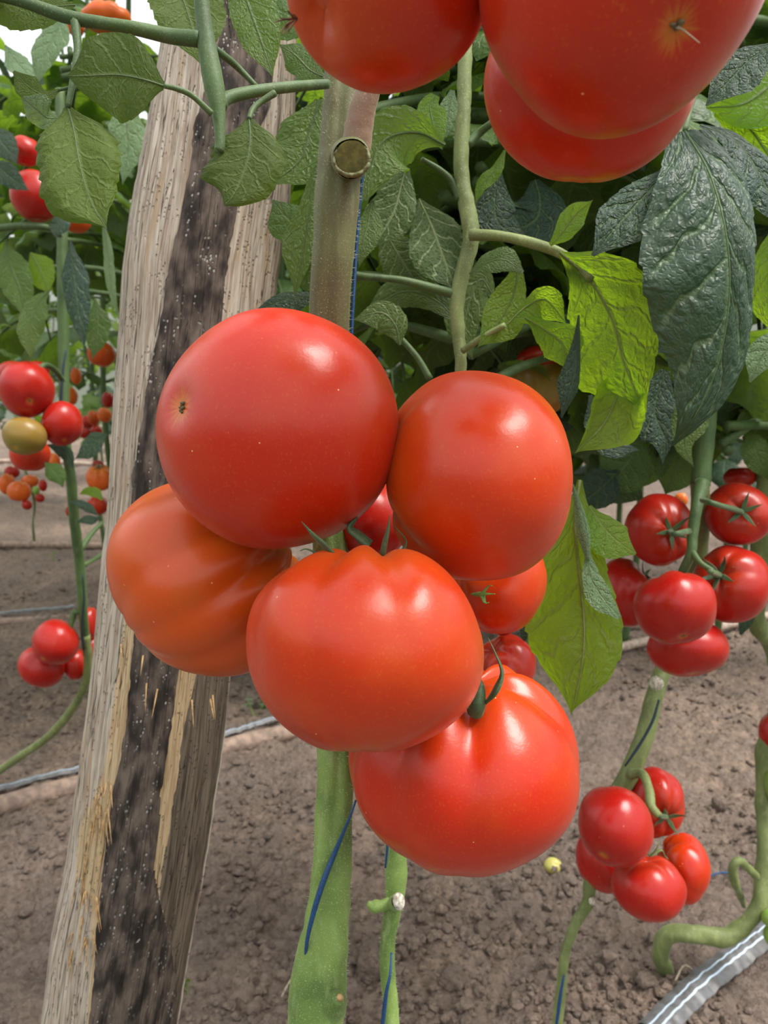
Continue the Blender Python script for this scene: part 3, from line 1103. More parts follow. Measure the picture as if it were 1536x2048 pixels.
tube(m, [P(800, 2290, .52), Vector((P(800, 2300, .52).x, P(800, 2300, .52).y, -.03))], [.007, .009], n=12, seg=12, lump=.1)
m.build('stem', STEM, sec)
m = MB()
for i in range(1100):
    k = rh.randrange(2, 108)
    th = rh.uniform(0, 2 * PI)
    t = (c2[k + 1] - c2[k - 1]).normalized()
    a, b = frame(t)
    dv = a * math.cos(th) + b * math.sin(th)
    if dv.dot(FW) > 0.35:
        continue
    p0 = c2[k].lerp(c2[k + 1], rh.random()) + dv * r2[k] * .95
    L = rh.uniform(.0008, .0024)
    sd = t * 0.00013
    m.add([p0 - sd, p0 + sd, p0 + dv * L], [[0, 1, 2]])
tag(m.build('stem_hair', HAIR, sec), 'fine pale hairs along the slim stem', kind='stuff')
m = MB()
ptube(m, [(780, 1805, .515), (762, 1812, .513), (745, 1812, .512), (735, 1806, .512)], [12, 11, 13, 5], n=16, seg=12)
m.build('stub', STEM, sec)
m = MB()
ptube(m, [(790, 1806, .515), (797, 1803, .500)], [15, 14], n=5, seg=14, lump=.1, cap=False)
m.build('stub', STEM, sec)
m = MB()
ptube(m, [(797, 1803, .5005), (798, 1803, .4985)], [13, 11], n=5, seg=14, lump=.25, sq=1.3)
tag(m.build('cut_face', CUT, sec), 'dried white cut face')
m = MB()
ptube(m, [(640, 540, .49), (720, 552, .49), (800, 560, .495), (870, 578, .50), (915, 590, .50)], [7, 8, 7, 9, 10], n=26, seg=8)
ptube(m, [(843, 318, .49), (880, 340, .495), (905, 365, .50), (920, 400, .50)], [5, 6, 7, 8], n=16, seg=8)
ptube(m, [(935, 290, .50), (960, 265, .50), (985, 245, .49)], [9, 8, 7], n=12, seg=8)
ptube(m, [(860, 758, .49), (835, 715, .49), (800, 675, .49)], [7, 6, 6], n=12, seg=8)
m.build('petiole', STEMD, sec)
m = MB()
ptube(m, [(942, 470, .49), (1000, 472, .48), (1070, 488, .475), (1130, 512, .47), (1185, 560, .465)], [12, 10, 11, 10, 8], n=26, seg=10)
ptube(m, [(925, 702, .49), (960, 678, .48), (1010, 650, .47)], [7, 7, 6], n=14, seg=8)
m.build('petiole', STEMY, sec)
DB = .465
# bright backlit leaf: blade faces so that the sun strikes its far side
TB = (-.55, -.25, .8)
leaf(sec, [(1120, 505, DB), (1180, 560, DB), (1225, 640, DB), (1250, 730, DB), (1290, 826, DB)], [4, 60, 95, 100, 0], [4, 75, 92, 60, 4], LEAFB, under=True, seed=20, tilt=TB, stalkm=STEMY, serr=.09, rug=.04)
leaf(sec, [(1100, 490, .462), (1125, 465, .46), (1150, 430, .458), (1186, 400, .456)], [4, 22, 24, 0], [4, 20, 22, 0], LEAFB, under=True, seed=21, tilt=(-.4, -.6, .8), stalkm=STEMY, teeth=3)
leaf(sec, [(1260, 720, .475), (1235, 790, .472), (1205, 850, .468), (1150, 906, .462)], [4, 40, 30, 0], [4, 50, 68, 0], LEAFB, under=True, seed=22, tilt=(-.3, .0, 1), stalkm=STEMY, edge=.5, teeth=5)
leaf(sec, [(1015, 648, .46), (1050, 615, .458), (1090, 600, .456), (1132, 645, .455)], [3, 48, 50, 2], [3, 10, 30, 0], LEAFB, under=True, seed=23, tilt=(-.5, -.5, .9), stalkm=STEMY)
leaf(sec, [(1050, 635, .458), (1090, 660, .456), (1125, 690, .455), (1140, 745, .454)], [2, 30, 42, 0], [2, 22, 42, 0], LEAFB, under=True, seed=24, tilt=(-.5, -.3, .9), stalkm=STEMY)
leaf(sec, [(1158, 630, .447), (1156, 690, .445), (1146, 760, .443), (1124, 835, .443)], [2, 12, 24, 2], [2, 10, 22, 2], LEAFD, seed=25, curl=-1.0, tilt=(.2, .2, 1))
leaf(sec, [(938, 548, .47), (975, 525, .465), (1010, 520, .46), (1046, 545, .46)], [2, 24, 26, 4], [2, 20, 26, 4], LEAF, under=True, seed=26, tilt=(-.4, .2, 1))
leaf(sec, [(1035, 520, .475), (1030, 580, .475), (1000, 640, .475), (955, 695, .475)], [6, 40, 40, 0], [6, 24, 45, 0], LEAFB, under=True, seed=27, tilt=(-.4, -.1, .9))
leaf(sec, [(1010, 300, .50), (990, 340, .50), (965, 370, .50), (950, 410, .50)], [3, 12, 16, 0], [3, 16, 14, 0], LEAFB, under=True, seed=28, tilt=(-.6, -.4, .6))
# pale veined leaves between the stems
leaf(sec, [(812, 335, .49), (800, 380, .488), (785, 430, .486), (745, 500, .485)], [8, 45, 55, 0], [8, 36, 40, 0], LEAFV, under=True, seed=30, tilt=(-.2, 0, 1), stalkm=STEMY)
leaf(sec, [(838, 398, .51), (862, 450, .508), (888, 520, .505), (915, 585, .50)], [4, 50, 60, 0], [4, 52, 45, 0], LEAFV, under=True, seed=31, tilt=(.1, 0, 1), stalkm=STEMY)
leaf(sec, [(765, 455, .52), (790, 500, .52), (815, 540, .52), (840, 575, .52)], [4, 35, 40, 0], [4, 38, 40, 0], LEAFV, under=True, seed=32, stalkm=STEMD)
leaf(sec, [(745, 400, .47), (735, 450, .468), (725, 490, .466), (718, 535, .466)], [3, 18, 20, 0], [3, 30, 26, 0], LEAF, under=True, seed=33)
leaf(sec, [(890, 290, .47), (830, 265, .468), (760, 290, .466), (728, 400, .465)], [4, 50, 42, 6], [4, 60, 70, 6], LEAF, under=True, seed=34, tilt=(-.2, -.5, 1), rug=.01)
leaf(sec, [(870, 190, .48), (860, 215, .48), (870, 260, .48), (885, 300, .48)], [10, 30, 30, 0], [10, 30, 22, 0], LEAFB, under=True, seed=35)
leaf(sec, [(905, 180, .49), (900, 210, .49), (895, 240, .49), (892, 275, .49)], [5, 20, 22, 2], [5, 16, 14, 2], LEAFP, seed=36)
leaf(sec, [(800, 690, .47), (790, 650, .468), (760, 625, .466), (705, 640, .465)], [3, 30, 20, 0], [3, 40, 35, 0], LEAFV, under=True, seed=37)
leaf(sec, [(930, 660, .52), (870, 600, .52), (800, 585, .52), (720, 640, .52)], [3, 30, 32, 0], [3, 25, 30, 0], LEAF, under=True, seed=38)
leaf(sec, [(990, 600, .53), (960, 560, .53), (930, 640, .53), (945, 720, .53)], [4, 40, 40, 0], [4, 32, 30, 0], LEAFV, under=True, seed=39)
leaf(sec, [(1000, 340, .52), (990, 400, .52), (1000, 450, .52), (1060, 480, .52)], [4, 40, 30, 0], [4, 36, 40, 0], LEAFD, seed=40)
leaf(sec, [(1070, 360, .55), (1080, 400, .55), (1070, 440, .55), (1010, 470, .55)], [10, 60, 50, 0], [10, 50, 50, 0], LEAFD, seed=41)

# ------------------------------------------------------------------ right-hand plant: big dark leaf + upper right truss + lower right truss
b2 = Vector((P(1115, 2120, .80).x, P(1115, 2120, .80).y, 0))
rgt = empty('tomato_plant', b2, 'tomato plant with the big dark crinkled leaf, carrying both right-hand trusses', 'tomato plant')
m = MB()
ptube(m, [(1475, 420, .66), (1450, 560, .67), (1425, 720, .68), (1410, 880, .69), (1400, 970, .69)], [17, 17, 18, 18, 19], n=40, seg=18, lump=.08, seed=7)
m.build('stem', STEMD, rgt)
m = MB()
ptube(m, [(1400, 950, .69), (1398, 1080, .76), (1372, 1200, .80), (1330, 1330, .80), (1312, 1380, .79), (1290, 1470, .78), (1262, 1540, .78), (1232, 1590, .78)],
      [18, 18, 18, 19, 17, 17, 19, 18], n=80, seg=18, lump=.10, seed=8)
ptube(m, [(1232, 1580, .78), (1200, 1680, .79), (1180, 1770, .79), (1176, 1805, .79), (1150, 1850, .79), (1130, 1910, .79), (1122, 1980, .79), (1114, 2060, .79), (1112, 2150, .79)],
      [17, 12, 12, 13, 10, 10, 11, 11, 11], n=90, seg=16, lump=.14, seed=9)
tube(m, [P(1112, 2140, .79), Vector((b2.x, b2.y, -.03))], [.0058, .007], n=8, seg=12)
m.build('stem', STEMY, rgt)
m = MB()
ptube(m, [(1312, 1366, .775), (1314, 1368, .766)], [14, 13], n=4, seg=12, lump=.15)
ptube(m, [(1182, 1800, .785), (1186, 1803, .779)], [6, 8], n=4, seg=10, lump=.2)
tag(m.build('cut_face', CUT, rgt), 'dried pale cut ends')
# truss stalks
m = MB()
ptube(m, [(1405, 965, .68), (1392, 1020, .665), (1385, 1070, .66), (1382, 1105, .655), (1365, 1145, .66)], [15, 12, 11, 10, 9], n=36, seg=12, lump=.06)
ptube(m, [(1382, 1100, .655), (1400, 1125, .645), (1425, 1142, .640)], [7, 6, 6], n=14, seg=10)
m.build('truss_stalk', STEMD, rgt)
m = MB()
ptube(m, [(1262, 1548, .77), (1285, 1548, .755), (1298, 1580, .735), (1302, 1612, .72), (1318, 1632, .715)], [11, 9, 9, 10, 8], n=34, seg=12, lump=.08)
m.build('truss_stalk', STEMY, rgt)
DD = .43
leaf(rgt, [(1370, 262, DD), (1420, 350, DD - .012), (1452, 470, DD - .02), (1458, 600, DD - .02), (1432, 740, DD - .015), (1385, 840, DD - .01), (1345, 892, DD)],
     [40, 110, 160, 178, 128, 62, 2], [50, 105, 80, 62, 62, 38, 2], LEAFD, seed=50, tilt=(.15, .35, 1), fold=.1, curl=-.28, rug=.07, serr=.05, nt=90, ns=34, wav=.06,
     stalk=[(1400, 160, .47, 7), (1380, 215, .45, 7)])
leaf(rgt, [(1345, 330, .432), (1300, 380, .425), (1245, 440, .42), (1185, 512, .418)], [6, 40, 52, 4], [6, 60, 62, 4], LEAFD, seed=51, tilt=(-.1, .4, 1), rug=.09, serr=.05, nt=60, ns=26)
leaf(rgt, [(1400, 250, .45), (1470, 280, .445), (1520, 350, .44), (1570, 460, .44)], [6, 60, 70, 4], [6, 30, 50, 4], LEAFD, seed=52, tilt=(.3, .4, 1), rug=.07)
leaf(rgt, [(1545, 90, .42), (1500, 120, .42), (1460, 160, .42), (1412, 212, .42)], [10, 45, 35, 2], [10, 45, 45, 2], LEAFD, seed=53, tilt=(0, .5, 1), rug=.07)
leaf(rgt, [(1580, 130, .50), (1530, 180, .50), (1480, 210, .50), (1412, 215, .50)], [20, 70, 60, 2], [20, 70, 45, 2], LEAFB, under=True, seed=54, tilt=(-.4, -.4, .8))
leaf(rgt, [(1430, 225, .51), (1490, 250, .51), (1530, 300, .51), (1580, 380, .51)], [6, 50, 60, 10], [6, 40, 55, 10], LEAFB, under=True, seed=55, tilt=(-.4, -.3, .8))
leaf(rgt, [(1560, 440, .52), (1540, 520, .52), (1540, 600, .52), (1560, 680, .52)], [6, 30, 36, 2], [6, 30, 40, 2], LEAFB, under=True, seed=56, tilt=(-.5, -.2, .8))
leaf(rgt, [(1570, 660, .50), (1545, 690, .50), (1520, 720, .50), (1500, 765, .50)], [6, 30, 30, 2], [6, 30, 22, 2], LEAFP, seed=57)
leaf(rgt, [(1400, 780, .56), (1380, 840, .56), (1370, 890, .56), (1388, 935, .56)], [10, 40, 24, 0], [10, 40, 20, 0], LEAF, under=True, seed=58)
leaf(rgt, [(1330, 740, .55), (1310, 820, .55), (1330, 880, .55), (1325, 930, .55)], [10, 50, 40, 0], [10, 40, 20, 0], LEAFD, under=False, seed=59)
leaf(rgt, [(1180, 790, .54), (1200, 850, .54), (1230, 890, .54), (1280, 900, .54)], [4, 30, 30, 0], [4, 35, 25, 0], LEAFD, seed=60)
# the lower hanging leaf in front of the soil
leaf(rgt, [(1160, 960, .46), (1150, 1040, .457), (1158, 1140, .455), (1168, 1260, .453), (1160, 1350, .453), (1142, 1428, .455)],
     [5, 30, 92, 118, 90, 0], [5, 40, 55, 72, 60, 0], LEAFB, under=True, seed=61, tilt=(-.35, -.1, 1), stalkm=STEMY, nt=80, ns=28, rug=.05, serr=.07)
leaf(rgt, [(1146, 968, .44), (1160, 1010, .438), (1172, 1060, .436), (1178, 1118, .436)], [2, 11, 15, 6], [2, 8, 12, 6], LEAFP, seed=62, curl=-1.2, fold=.1, tilt=(.1, .1, 1), teeth=4)
leaf(rgt, [(1178, 1012, .45), (1200, 1045, .447), (1232, 1080, .445), (1272, 1108, .445)], [6, 45, 46, 3], [6, 30, 40, 3], LEAFB, under=False, seed=63, tilt=(.1, .5, 1), stalkm=STEMY, teeth=5, rug=.06)
leaf(rgt, [(1176, 1095, .44), (1180, 1150, .437), (1205, 1195, .435), (1240, 1236, .434)], [2, 16, 30, 5], [2, 20, 22, 5], LEAFP, seed=64, tilt=(.1, .3, 1), rug=.08, teeth=5)
leaf(rgt, [(1085, 1160, .50), (1070, 1200, .50), (1055, 1240, .50), (1045, 1290, .50)], [4, 14, 18, 0], [4, 20, 24, 0], LEAFD, seed=65)
for i, a_ in enumerate([(1290, 900, 1200, 980, 60), (1180, 930, 1290, 1000, 50), (1370, 900, 1330, 990, 50), (1240, 960, 1150, 1010, 40), (1500, 820, 1536, 900, 40), (1480, 700, 1440, 860, 45), (1500, 880, 1536, 960, 30), (1260, 820, 1240, 960, 55), (1330, 860, 1260, 985, 50)]):
    x0, y0, x1, y1, w = a_
    dz = .74 + .02 * (i % 3)
    leaf(rgt, [(x0, y0 - 20, dz), ((x0 * 2 + x1) / 3, (y0 * 2 + y1) / 3 - 8, dz), ((x0 + 2 * x1) / 3, (y0 + 2 * y1) / 3, dz), (x1, y1, dz)], [4, w, w * .8, 0], [4, w * .9, w * .8, 0],
         LEAFD if i % 2 else LEAF, under=bool(i % 3), seed=70 + i, nt=30, ns=12)

# ------------------------------------------------------------------ right-edge plant, bent over the soil
e0 = G(1332, 1958)
edg = empty('tomato_plant', (e0.x, e0.y, 0), 'bent knobbly tomato plant creeping up the right edge of the picture', 'tomato plant')
de = (e0 - CAM).dot(FW)
m = MB()
ptube(m, [(1345, 1985, de), (1332, 1950, de), (1322, 1905, de - .02), (1335, 1872, de - .03), (1375, 1868, de - .04), (1415, 1872, de - .04), (1455, 1872, de - .04), (1495, 1845, de - .04), (1520, 1805, de - .04),
          (1526, 1740, de - .03), (1532, 1660, de - .02), (1530, 1580, de), (1533, 1500, de), (1560, 1400, de), (1545, 1300, de - .1), (1512, 1240, de - .15), (1520, 1130, de - .18), (1530, 1000, de - .2), (1545, 850, de - .2), (1560, 600, de - .2)],
      [14, 16, 18, 17, 16, 17, 17, 19, 20, 17, 15, 14, 14, 15, 18, 20, 20, 20, 18, 16], n=240, seg=20, lump=.28, seed=12)
m.build('stem', STEMY, edg)
m = MB()
ptube(m, [(1512, 1752, de - .04), (1495, 1735, de - .05), (1478, 1722, de - .06), (1465, 1735, de - .06), (1470, 1765, de - .05), (1480, 1790, de - .02), (1488, 1812, de)], [8, 8, 9, 9, 7, 7, 5], n=40, seg=12, lump=.2)
m.build('side_shoot', STEMY, edg)
leaf(edg, [(1520, 1190, de - .2), (1500, 1225, de - .2), (1490, 1250, de - .2), (1482, 1270, de - .2)], [4, 12, 16, 4], [4, 10, 14, 2], LEAFD, seed=90, nt=24, ns=10)

# ------------------------------------------------------------------ left plant with its trusses
l0 = G(-40, 1560)
lft = empty('tomato_plant', (l0.x, l0.y, 0), 'tomato plant at the left whose bare stem curves away to the left', 'tomato plant')
dl = (l0 - CAM).dot(FW)
m = MB()
ptube(m, [(120, 180, 1.1), (122, 330, 1.1), (124, 450, 1.1), (126, 600, 1.1), (128, 760, 1.1), (130, 870, 1.1), (142, 960, 1.12), (150, 1050, 1.15), (160, 1130, 1.18), (166, 1220, 1.2), (174, 1310, 1.24)],
      [9, 10, 11, 11, 11, 10, 10, 10, 10, 9, 8], n=120, seg=14, lump=.12, seed=14)
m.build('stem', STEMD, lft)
m = MB()
ptube(m, [(172, 1270, 1.22), (176, 1320, 1.24), (170, 1370, 1.27), (140, 1425, 1.32), (95, 1475, 1.37), (45, 1510, 1.42), (0, 1540, dl - .03), (-45, 1566, dl)],
      [8, 8, 8, 9, 8, 8, 8, 8], n=80, seg=12, lump=.2, seed=15)
m.build('stem', STEMY, lft)
m = MB()
ptube(m, [(125, 760, 1.08), (108, 738, 1.05), (90, 730, 1.03), (78, 740, 1.02)], [6, 6, 6, 5], n=16, seg=10)
m.build('truss_stalk', STEMD, lft)
m = MB()
ptube(m, [(160, 1100, 1.17), (185, 1065, 1.2), (205, 1045, 1.22)], [7, 5, 4], n=10, seg=8)
m.build('petiole', STEMD, lft)
m = MB()
ptube(m, [(168, 1130, 1.19), (190, 1118, 1.24), (215, 1100, 1.27)], [5, 4, 4], n=10, seg=8)
m.build('petiole', STEMD, lft)
m = MB()
ptube(m, [(160, 1225, 1.2), (148, 1225, 1.2), (142, 1250, 1.2), (135, 1270, 1.2)], [6, 6, 5, 5], n=12, seg=8)
m.build('truss_stalk', STEMD, lft)
m = MB()
ptube(m, [(-30, 460, 1.0), (40, 452, 1.0), (95, 455, 1.0), (120, 470, 1.08)], [7, 7, 6, 6], n=16, seg=8)
m.build('truss_stalk', STEMD, lft)
lv = [([(90, 925, 1.0), (105, 940, 1.0), (118, 955, 1.0), (126, 976, 1.0)], 18, LEAF, False), ([(95, 890, 1.05), (115, 895, 1.05), (135, 910, 1.05), (147, 940, 1.05)], 13, LEAFD, False),
      ([(215, 868, 1.15), (195, 880, 1.15), (175, 900, 1.15), (150, 918, 1.15)], 24, LEAFD, False), ([(205, 1000, 1.1), (190, 985, 1.1), (172, 983, 1.1), (158, 990, 1.1)], 10, LEAFB, True),
      ([(195, 1030, 1.1), (180, 1018, 1.1), (160, 1008, 1.1), (135, 1002, 1.1)], 9, LEAFD, False), ([(200, 1035, 1.1), (185, 1040, 1.1), (170, 1040, 1.1), (152, 1045, 1.1)], 9, LEAFD, False),
      ([(110, 430, .95), (118, 445, .95), (115, 460, .95), (110, 475, .95)], 20, LEAFD, False),
      ([(60, 505, 1.0), (75, 530, 1.0), (88, 560, 1.0), (98, 590, 1.0)], 30, LEAFB, True), ([(10, 480, 1.0), (20, 530, 1.0), (40, 580, 1.0), (50, 640, 1.0)], 36, LEAF, True),
      ([(100, 580, .98), (75, 610, .98), (60, 660, .98), (62, 720, .98)], 30, LEAF, True), ([(-20, 320, .9), (10, 345, .9), (35, 365, .9), (58, 382, .9)], 22, LEAFD, False),
      ([(-20, 250, .95), (0, 280, .95), (20, 305, .95), (35, 330, .95)], 26, LEAFD, False), ([(140, 480, 1.0), (150, 560, 1.0), (160, 640, 1.0), (170, 700, 1.0)], 26, LEAFD, False),
      ([(205, 440, .9), (215, 500, .9), (222, 570, .9), (238, 640, .9)], 12, LEAFP, True), ([(245, 190, .85), (250, 240, .85), (255, 300, .85), (245, 370, .85)], 36, LEAFP, False),
      ([(130, 20, .9), (110, 70, .9), (85, 120, .9), (75, 170, .9)], 34, LEAFP, False), ([(10, 90, .9), (30, 120, .9), (55, 150, .9), (70, 185, .9)], 22, LEAFP, False),
      ([(190, 600, 1.1), (195, 640, 1.1), (192, 680, 1.1), (185, 720, 1.1)], 24, LEAF, True)]
for i, (md, w, mt, un) in enumerate(lv):
    leaf(lft, md, [2, w, w * .85, 0], [2, w, w * .8, 0], mt, under=un, seed=100 + i, nt=26, ns=10, tilt=(random.uniform(-.3, .3), random.uniform(-.1, .5), 1), serr=.12, teeth=6)

# ------------------------------------------------------------------ tomatoes: the big front truss
fg = 'big ripe tomatoes of the front truss'
T1 = tomato('largest red tomato, upper left of the front truss, star-shaped blossom scar on its left', 554, 857, 243, 241, .340, (.70, -.12, -.70), 0, 0, RED, .95, scar=True, group=fg, seed=1.2, lump=.02)
T2 = tomato('smooth orange-red tomato hanging at the upper right of the front truss', 959, 951, 187, 210, .350, (-.96, -.06, -.12), 4, .05, RED2, .92, scar=True, group=fg, seed=5.4, lump=.03)
T3 = tomato('orange ribbed tomato at the left of the front truss, against the post', 415, 1157, 203, 197, .400, (.75, .5, -.1), 9, .085, ORNG, .82, group=fg, seed=9.1)
T4 = tomato('foremost orange-red lobed tomato in the middle of the front truss', 730, 1298, 238, 207, .312, (.05, .93, -.36), 7, .06, RED2, .80, group=fg, seed=2.7, ribphase=.65)
T5 = tomato('lowest tomato of the front truss, with a curled green sepal on top', 928, 1535, 231, 220, .385, (.05, .88, .10), 7, .085, RED, .84, group=fg, seed=4.9, ribphase=.4)
T6 = tomato('orange-red tomato half hidden behind the right side of the front truss', 1000, 1160, 94, 108, .43, (-.7, .5, .2), 6, .10, RED2, .9, group=fg, seed=3.3)
T7 = tomato('pinkish tomato peeping out between the lowest front tomato and the hanging leaf', 1010, 1335, 62, 68, .50, (-.5, .6, .3), 5, .05, CRIM, .9, group=fg, seed=6.1)
T8 = tomato('dark red tomato deep inside the gap at the centre of the front truss', 735, 1040, 85, 80, .44, (0, 1, 0), 5, .05, CRIM, .9, group=fg, seed=7.7)
tomato('small red sliver of tomato below the half hidden orange-red one', 1005, 1250, 24, 22, .49, (0, 1, 0), 0, 0, CRIM, .9, group=fg, seed=8.2)


def sepal_px(parent, pts, rpx, mat, name='sepal', sq=.35, label=None):
    m = MB()
    ptube(m, pts, rpx, n=22, seg=10, sq=sq, lump=.05)
    o = m.build(name, mat, parent, origin=parent.location)
    if label:
        o['label'] = label
    return o


sepal_px(T4, [(668, 1112, .305), (648, 1090, .302), (625, 1068, .300), (603, 1043, .299)], [16, 17, 11, 2], SEP)
sepal_px(T4, [(655, 1120, .310), (630, 1105, .308), (612, 1098, .307), (600, 1102, .306)], [10, 8, 5, 2], SEP)
sepal_px(T4, [(766, 1105, .310), (770, 1085, .308), (776, 1060, .306), (780, 1030, .305)], [17, 15, 9, 2], SEP)
sepal_px(T4, [(800, 1110, .318), (812, 1085, .318), (800, 1065, .318), (785, 1050, .318)], [9, 5, 3, 1], SEP)
sepal_px(T4, [(740, 1090, .33), (715, 1070, .33), (700, 1055, .33), (715, 1035, .33)], [26, 24, 18, 6], SEP)
sepal_px(T5, [(950, 1425, .345), (955, 1400, .342), (960, 1375, .342), (958, 1360, .343)], [19, 20, 14, 6], SEP, 'stalk', .9)
sepal_px(T5, [(972, 1405, .340), (992, 1380, .338), (1004, 1345, .337), (990, 1305, .337), (976, 1275, .338)], [10, 22, 13, 6, 2], SEP, sq=.3)
sepal_px(T5, [(925, 1418, .345), (940, 1412, .343), (955, 1416, .341), (965, 1422, .341)], [8, 12, 10, 5], SEP)
for (x, y) in ((985, 1172), (990, 1188), (978, 1205)):
    sepal_px(T6, [(945, 1188, .392), (962, 1188, .388), (x - 8, y, .386), (x, y, .385)], [6, 10, 6, 2], SEPL)

# the nearest three at the top
tg = 'near tomatoes at the top edge'
N1 = tomato('red tomato cut by the top edge, with a withered brown calyx on its left side', 775, -55, 205, 243, .235, (-.75, -.58, .3), 3, .012, RED, .95, group=tg, seed=11.0, lump=.02)
N2 = tomato('nearest and largest tomato, at the top right corner, tiny dry style on its skin', 1258, -80, 300, 358, .215, (-.2, .76, -.6), 4, .03, RED, .95, scar=.12, group=tg, seed=12.6, lump=.02)
N3 = tomato('deep red tomato tucked under the nearest one at the top right', 1182, 160, 215, 206, .285, (.1, .9, .3), 6, .05, RED, .85, group=tg, seed=13.4, lump=.02)
m = MB()
rr_ = random.Random(9)
for k_ in range(9):
    a_ = PI + rr_.uniform(-1.3, 1.0)
    L_ = rr_.uniform(22, 48)
    x0, y0 = 592, 38
    ptube(m, [(x0, y0, .232), (x0 + L_ * .5 * math.cos(a_), y0 - L_ * .5 * math.sin(a_) + 4, .228), (x0 + L_ * math.cos(a_), y0 - L_ * math.sin(a_) + rr_.uniform(4, 20), .226)], [5, 4, 1.5], n=10, seg=7, sq=.5, lump=.2)
tag(m.build('calyx', DRY, N1, origin=N1.location), 'withered brown calyx')
# ------------------------------------------------------------------ upper right truss
rg_ = 'tomatoes of the upper right truss'
tomato('dark red tomato with star calyx facing the viewer, upper left of the right truss', 1318, 1060, 70, 73, .70, (.12, -.05, 1), 5, .04, CRIM, .85, calyx=True, stalk=[(1350, 1068, .615), (1378, 1062, .645)], group=rg_)
tomato('red tomato at the top right of the right truss with a dark green calyx', 1478, 1028, 70, 63, .71, (-.25, .1, .9), 4, .03, CRIM, .85, calyx=True, stalk=[(1430, 1008, .63), (1405, 1000, .655)], group=rg_)
tomato('large red tomato at the right of the right truss, below the top right one', 1462, 1168, 80, 78, .70, (-.65, .35, .6), 5, .05, CRIM, .88, calyx=True, stalk=[(1420, 1143, .635)], group=rg_)
tomato('red tomato at the far left of the right truss, behind the pale leaf', 1250, 1185, 58, 69, .74, (.8, .6, .2), 5, .04, CRIM, .9, calyx=4, group=rg_)
tomato('foremost round tomato of the right truss, small scar at its bottom', 1350, 1215, 84, 74, .64, (.0, .75, -.65), 5, .06, CRIM, .86, scar=True, group=rg_)
tomato('lowest flattened tomato of the right truss', 1376, 1298, 83, 56, .70, (0, .85, -.5), 6, .04, CRIM, .8, group=rg_)
tomato('dull red tomato behind the leaves at the top right of the right truss', 1480, 955, 34, 20, .82, (0, 1, 0), 4, .04, CRIM, .85, group=rg_)
tomato('tiny red tomato glimpsed above the right truss', 1362, 1000, 14, 14, 1.2, (0, 1, 0), 0, 0, LORN, .9, group=rg_)

lg_ = 'tomatoes of the lower right truss'
tomato('red tomato at the back of the lower right truss, with a curled calyx', 1312, 1605, 58, 72, .78, (.1, -.2, 1), 5, .06, CRIM, .9, calyx=4, stalk=[(1318, 1632, .715)], group=lg_)
tomato('foremost crimson tomato, upper left of the lower right truss', 1232, 1654, 76, 82, .71, (.5, .5, -.6), 4, .04, CRIM, .93, group=lg_, ribphase=1.2)
tomato('crimson tomato half hidden at the left of the lower right truss', 1205, 1722, 54, 66, .79, (.6, .6, -.2), 5, .04, CRIM, .9, group=lg_)
tomato('ribbed orange-red tomato at the right of the lower right truss', 1366, 1738, 56, 73, .77, (-.8, .45, -.1), 6, .10, RED, .85, group=lg_)
LT = tomato('lowest crimson tomato of the lower right truss', 1298, 1777, 76, 69, .72, (.0, .93, -.1), 5, .05, CRIM, .88, group=lg_)
for q in ([(1300, 1712, .70), (1290, 1700, .695), (1288, 1685, .69), (1294, 1680, .69)], [(1300, 1712, .70), (1310, 1702, .695), (1316, 1692, .69), (1318, 1684, .69)], [(1300, 1712, .70), (1322, 1700, .70), (1330, 1712, .70), (1336, 1718, .70)]):
    sepal_px(LT, q, [4, 4, 3, 1.5], STEMY)

eg_ = 'small tomatoes on the right-edge plant'
tomato('crimson tomato cut off by the right edge, level with the bare soil', 1556, 1470, 40, 46, de, (0, 1, 0), 4, .05, CRIM, .9, group=eg_)
tomato('green unripe tomato on the right edge, topmost of the green ones', 1550, 1572, 22, 34, de - .02, (0, 1, 0), 0, 0, GREENT, .9, group=eg_)
tomato('green unripe tomato on the right edge, middle of the green ones', 1545, 1838, 23, 21, de - .06, (0, 1, 0), 0, 0, GREENT, .9, group=eg_)
tomato('green unripe tomato on the right edge, lowest of the green ones', 1548, 1872, 22, 26, de - .06, (0, 1, 0), 0, 0, GREENT, .9, group=eg_)
tomato('red tomato seen between leaves behind the slim stem', 1102, 562, 32, 36, .75, (0, 1, 0), 5, .08, RED, .85)
tomato('half-ripe tomato behind the bright leaf, red on top and green below', 1080, 760, 66, 70, .66, (0, -1, 0), 5, .06, TURN, .85)
tomato('red tomato edge showing left of the dark stem behind the bright leaf', 1020, 600, 36, 40, .80, (0, 1, 0), 5, .06, RED, .85)
tomato('red tomato top resting over the half-ripe one', 1080, 715, 46, 26, .64, (0, 1, 0), 5, .06, RED, .85)

# ------------------------------------------------------------------ left plant's tomatoes
ul = 'tomatoes high on the left plant'
tomato('red tomato behind the leaves high at the left edge, upper of two', 50, 302, 34, 32, 1.0, (0, 1, 0), 4, .04, CRIM, .9, group=ul)
tomato('large red tomato behind the hanging leaf at the left, lower of two', 72, 392, 54, 54, 1.0, (0, 1, 0), 4, .04, CRIM, .9, group=ul)
tomato('dull orange tomato half hidden under the hanging leaf at the left', 152, 440, 32, 27, 1.05, (0, 1, 0), 4, .04, ORNG, .9, group=ul)
mg = 'tomatoes of the middle left truss'
tomato('glossy crimson tomato with blossom scar, largest of the left truss', 53, 779, 58, 57, 1.0, (-.45, .55, -.65), 5, .04, CRIM, .9, scar=True, group=mg)
tomato('glossy red tomato at the right of the left truss, against the stem', 124, 847, 43, 45, 1.02, (-.3, .8, -.4), 0, 0, CRIM, .93, group=mg)
tomato('half-ripe yellow-green tomato at the front of the left truss', 49, 872, 46, 38, .99, (.2, .7, -.7), 0, 0, TURN, .9, group=mg)
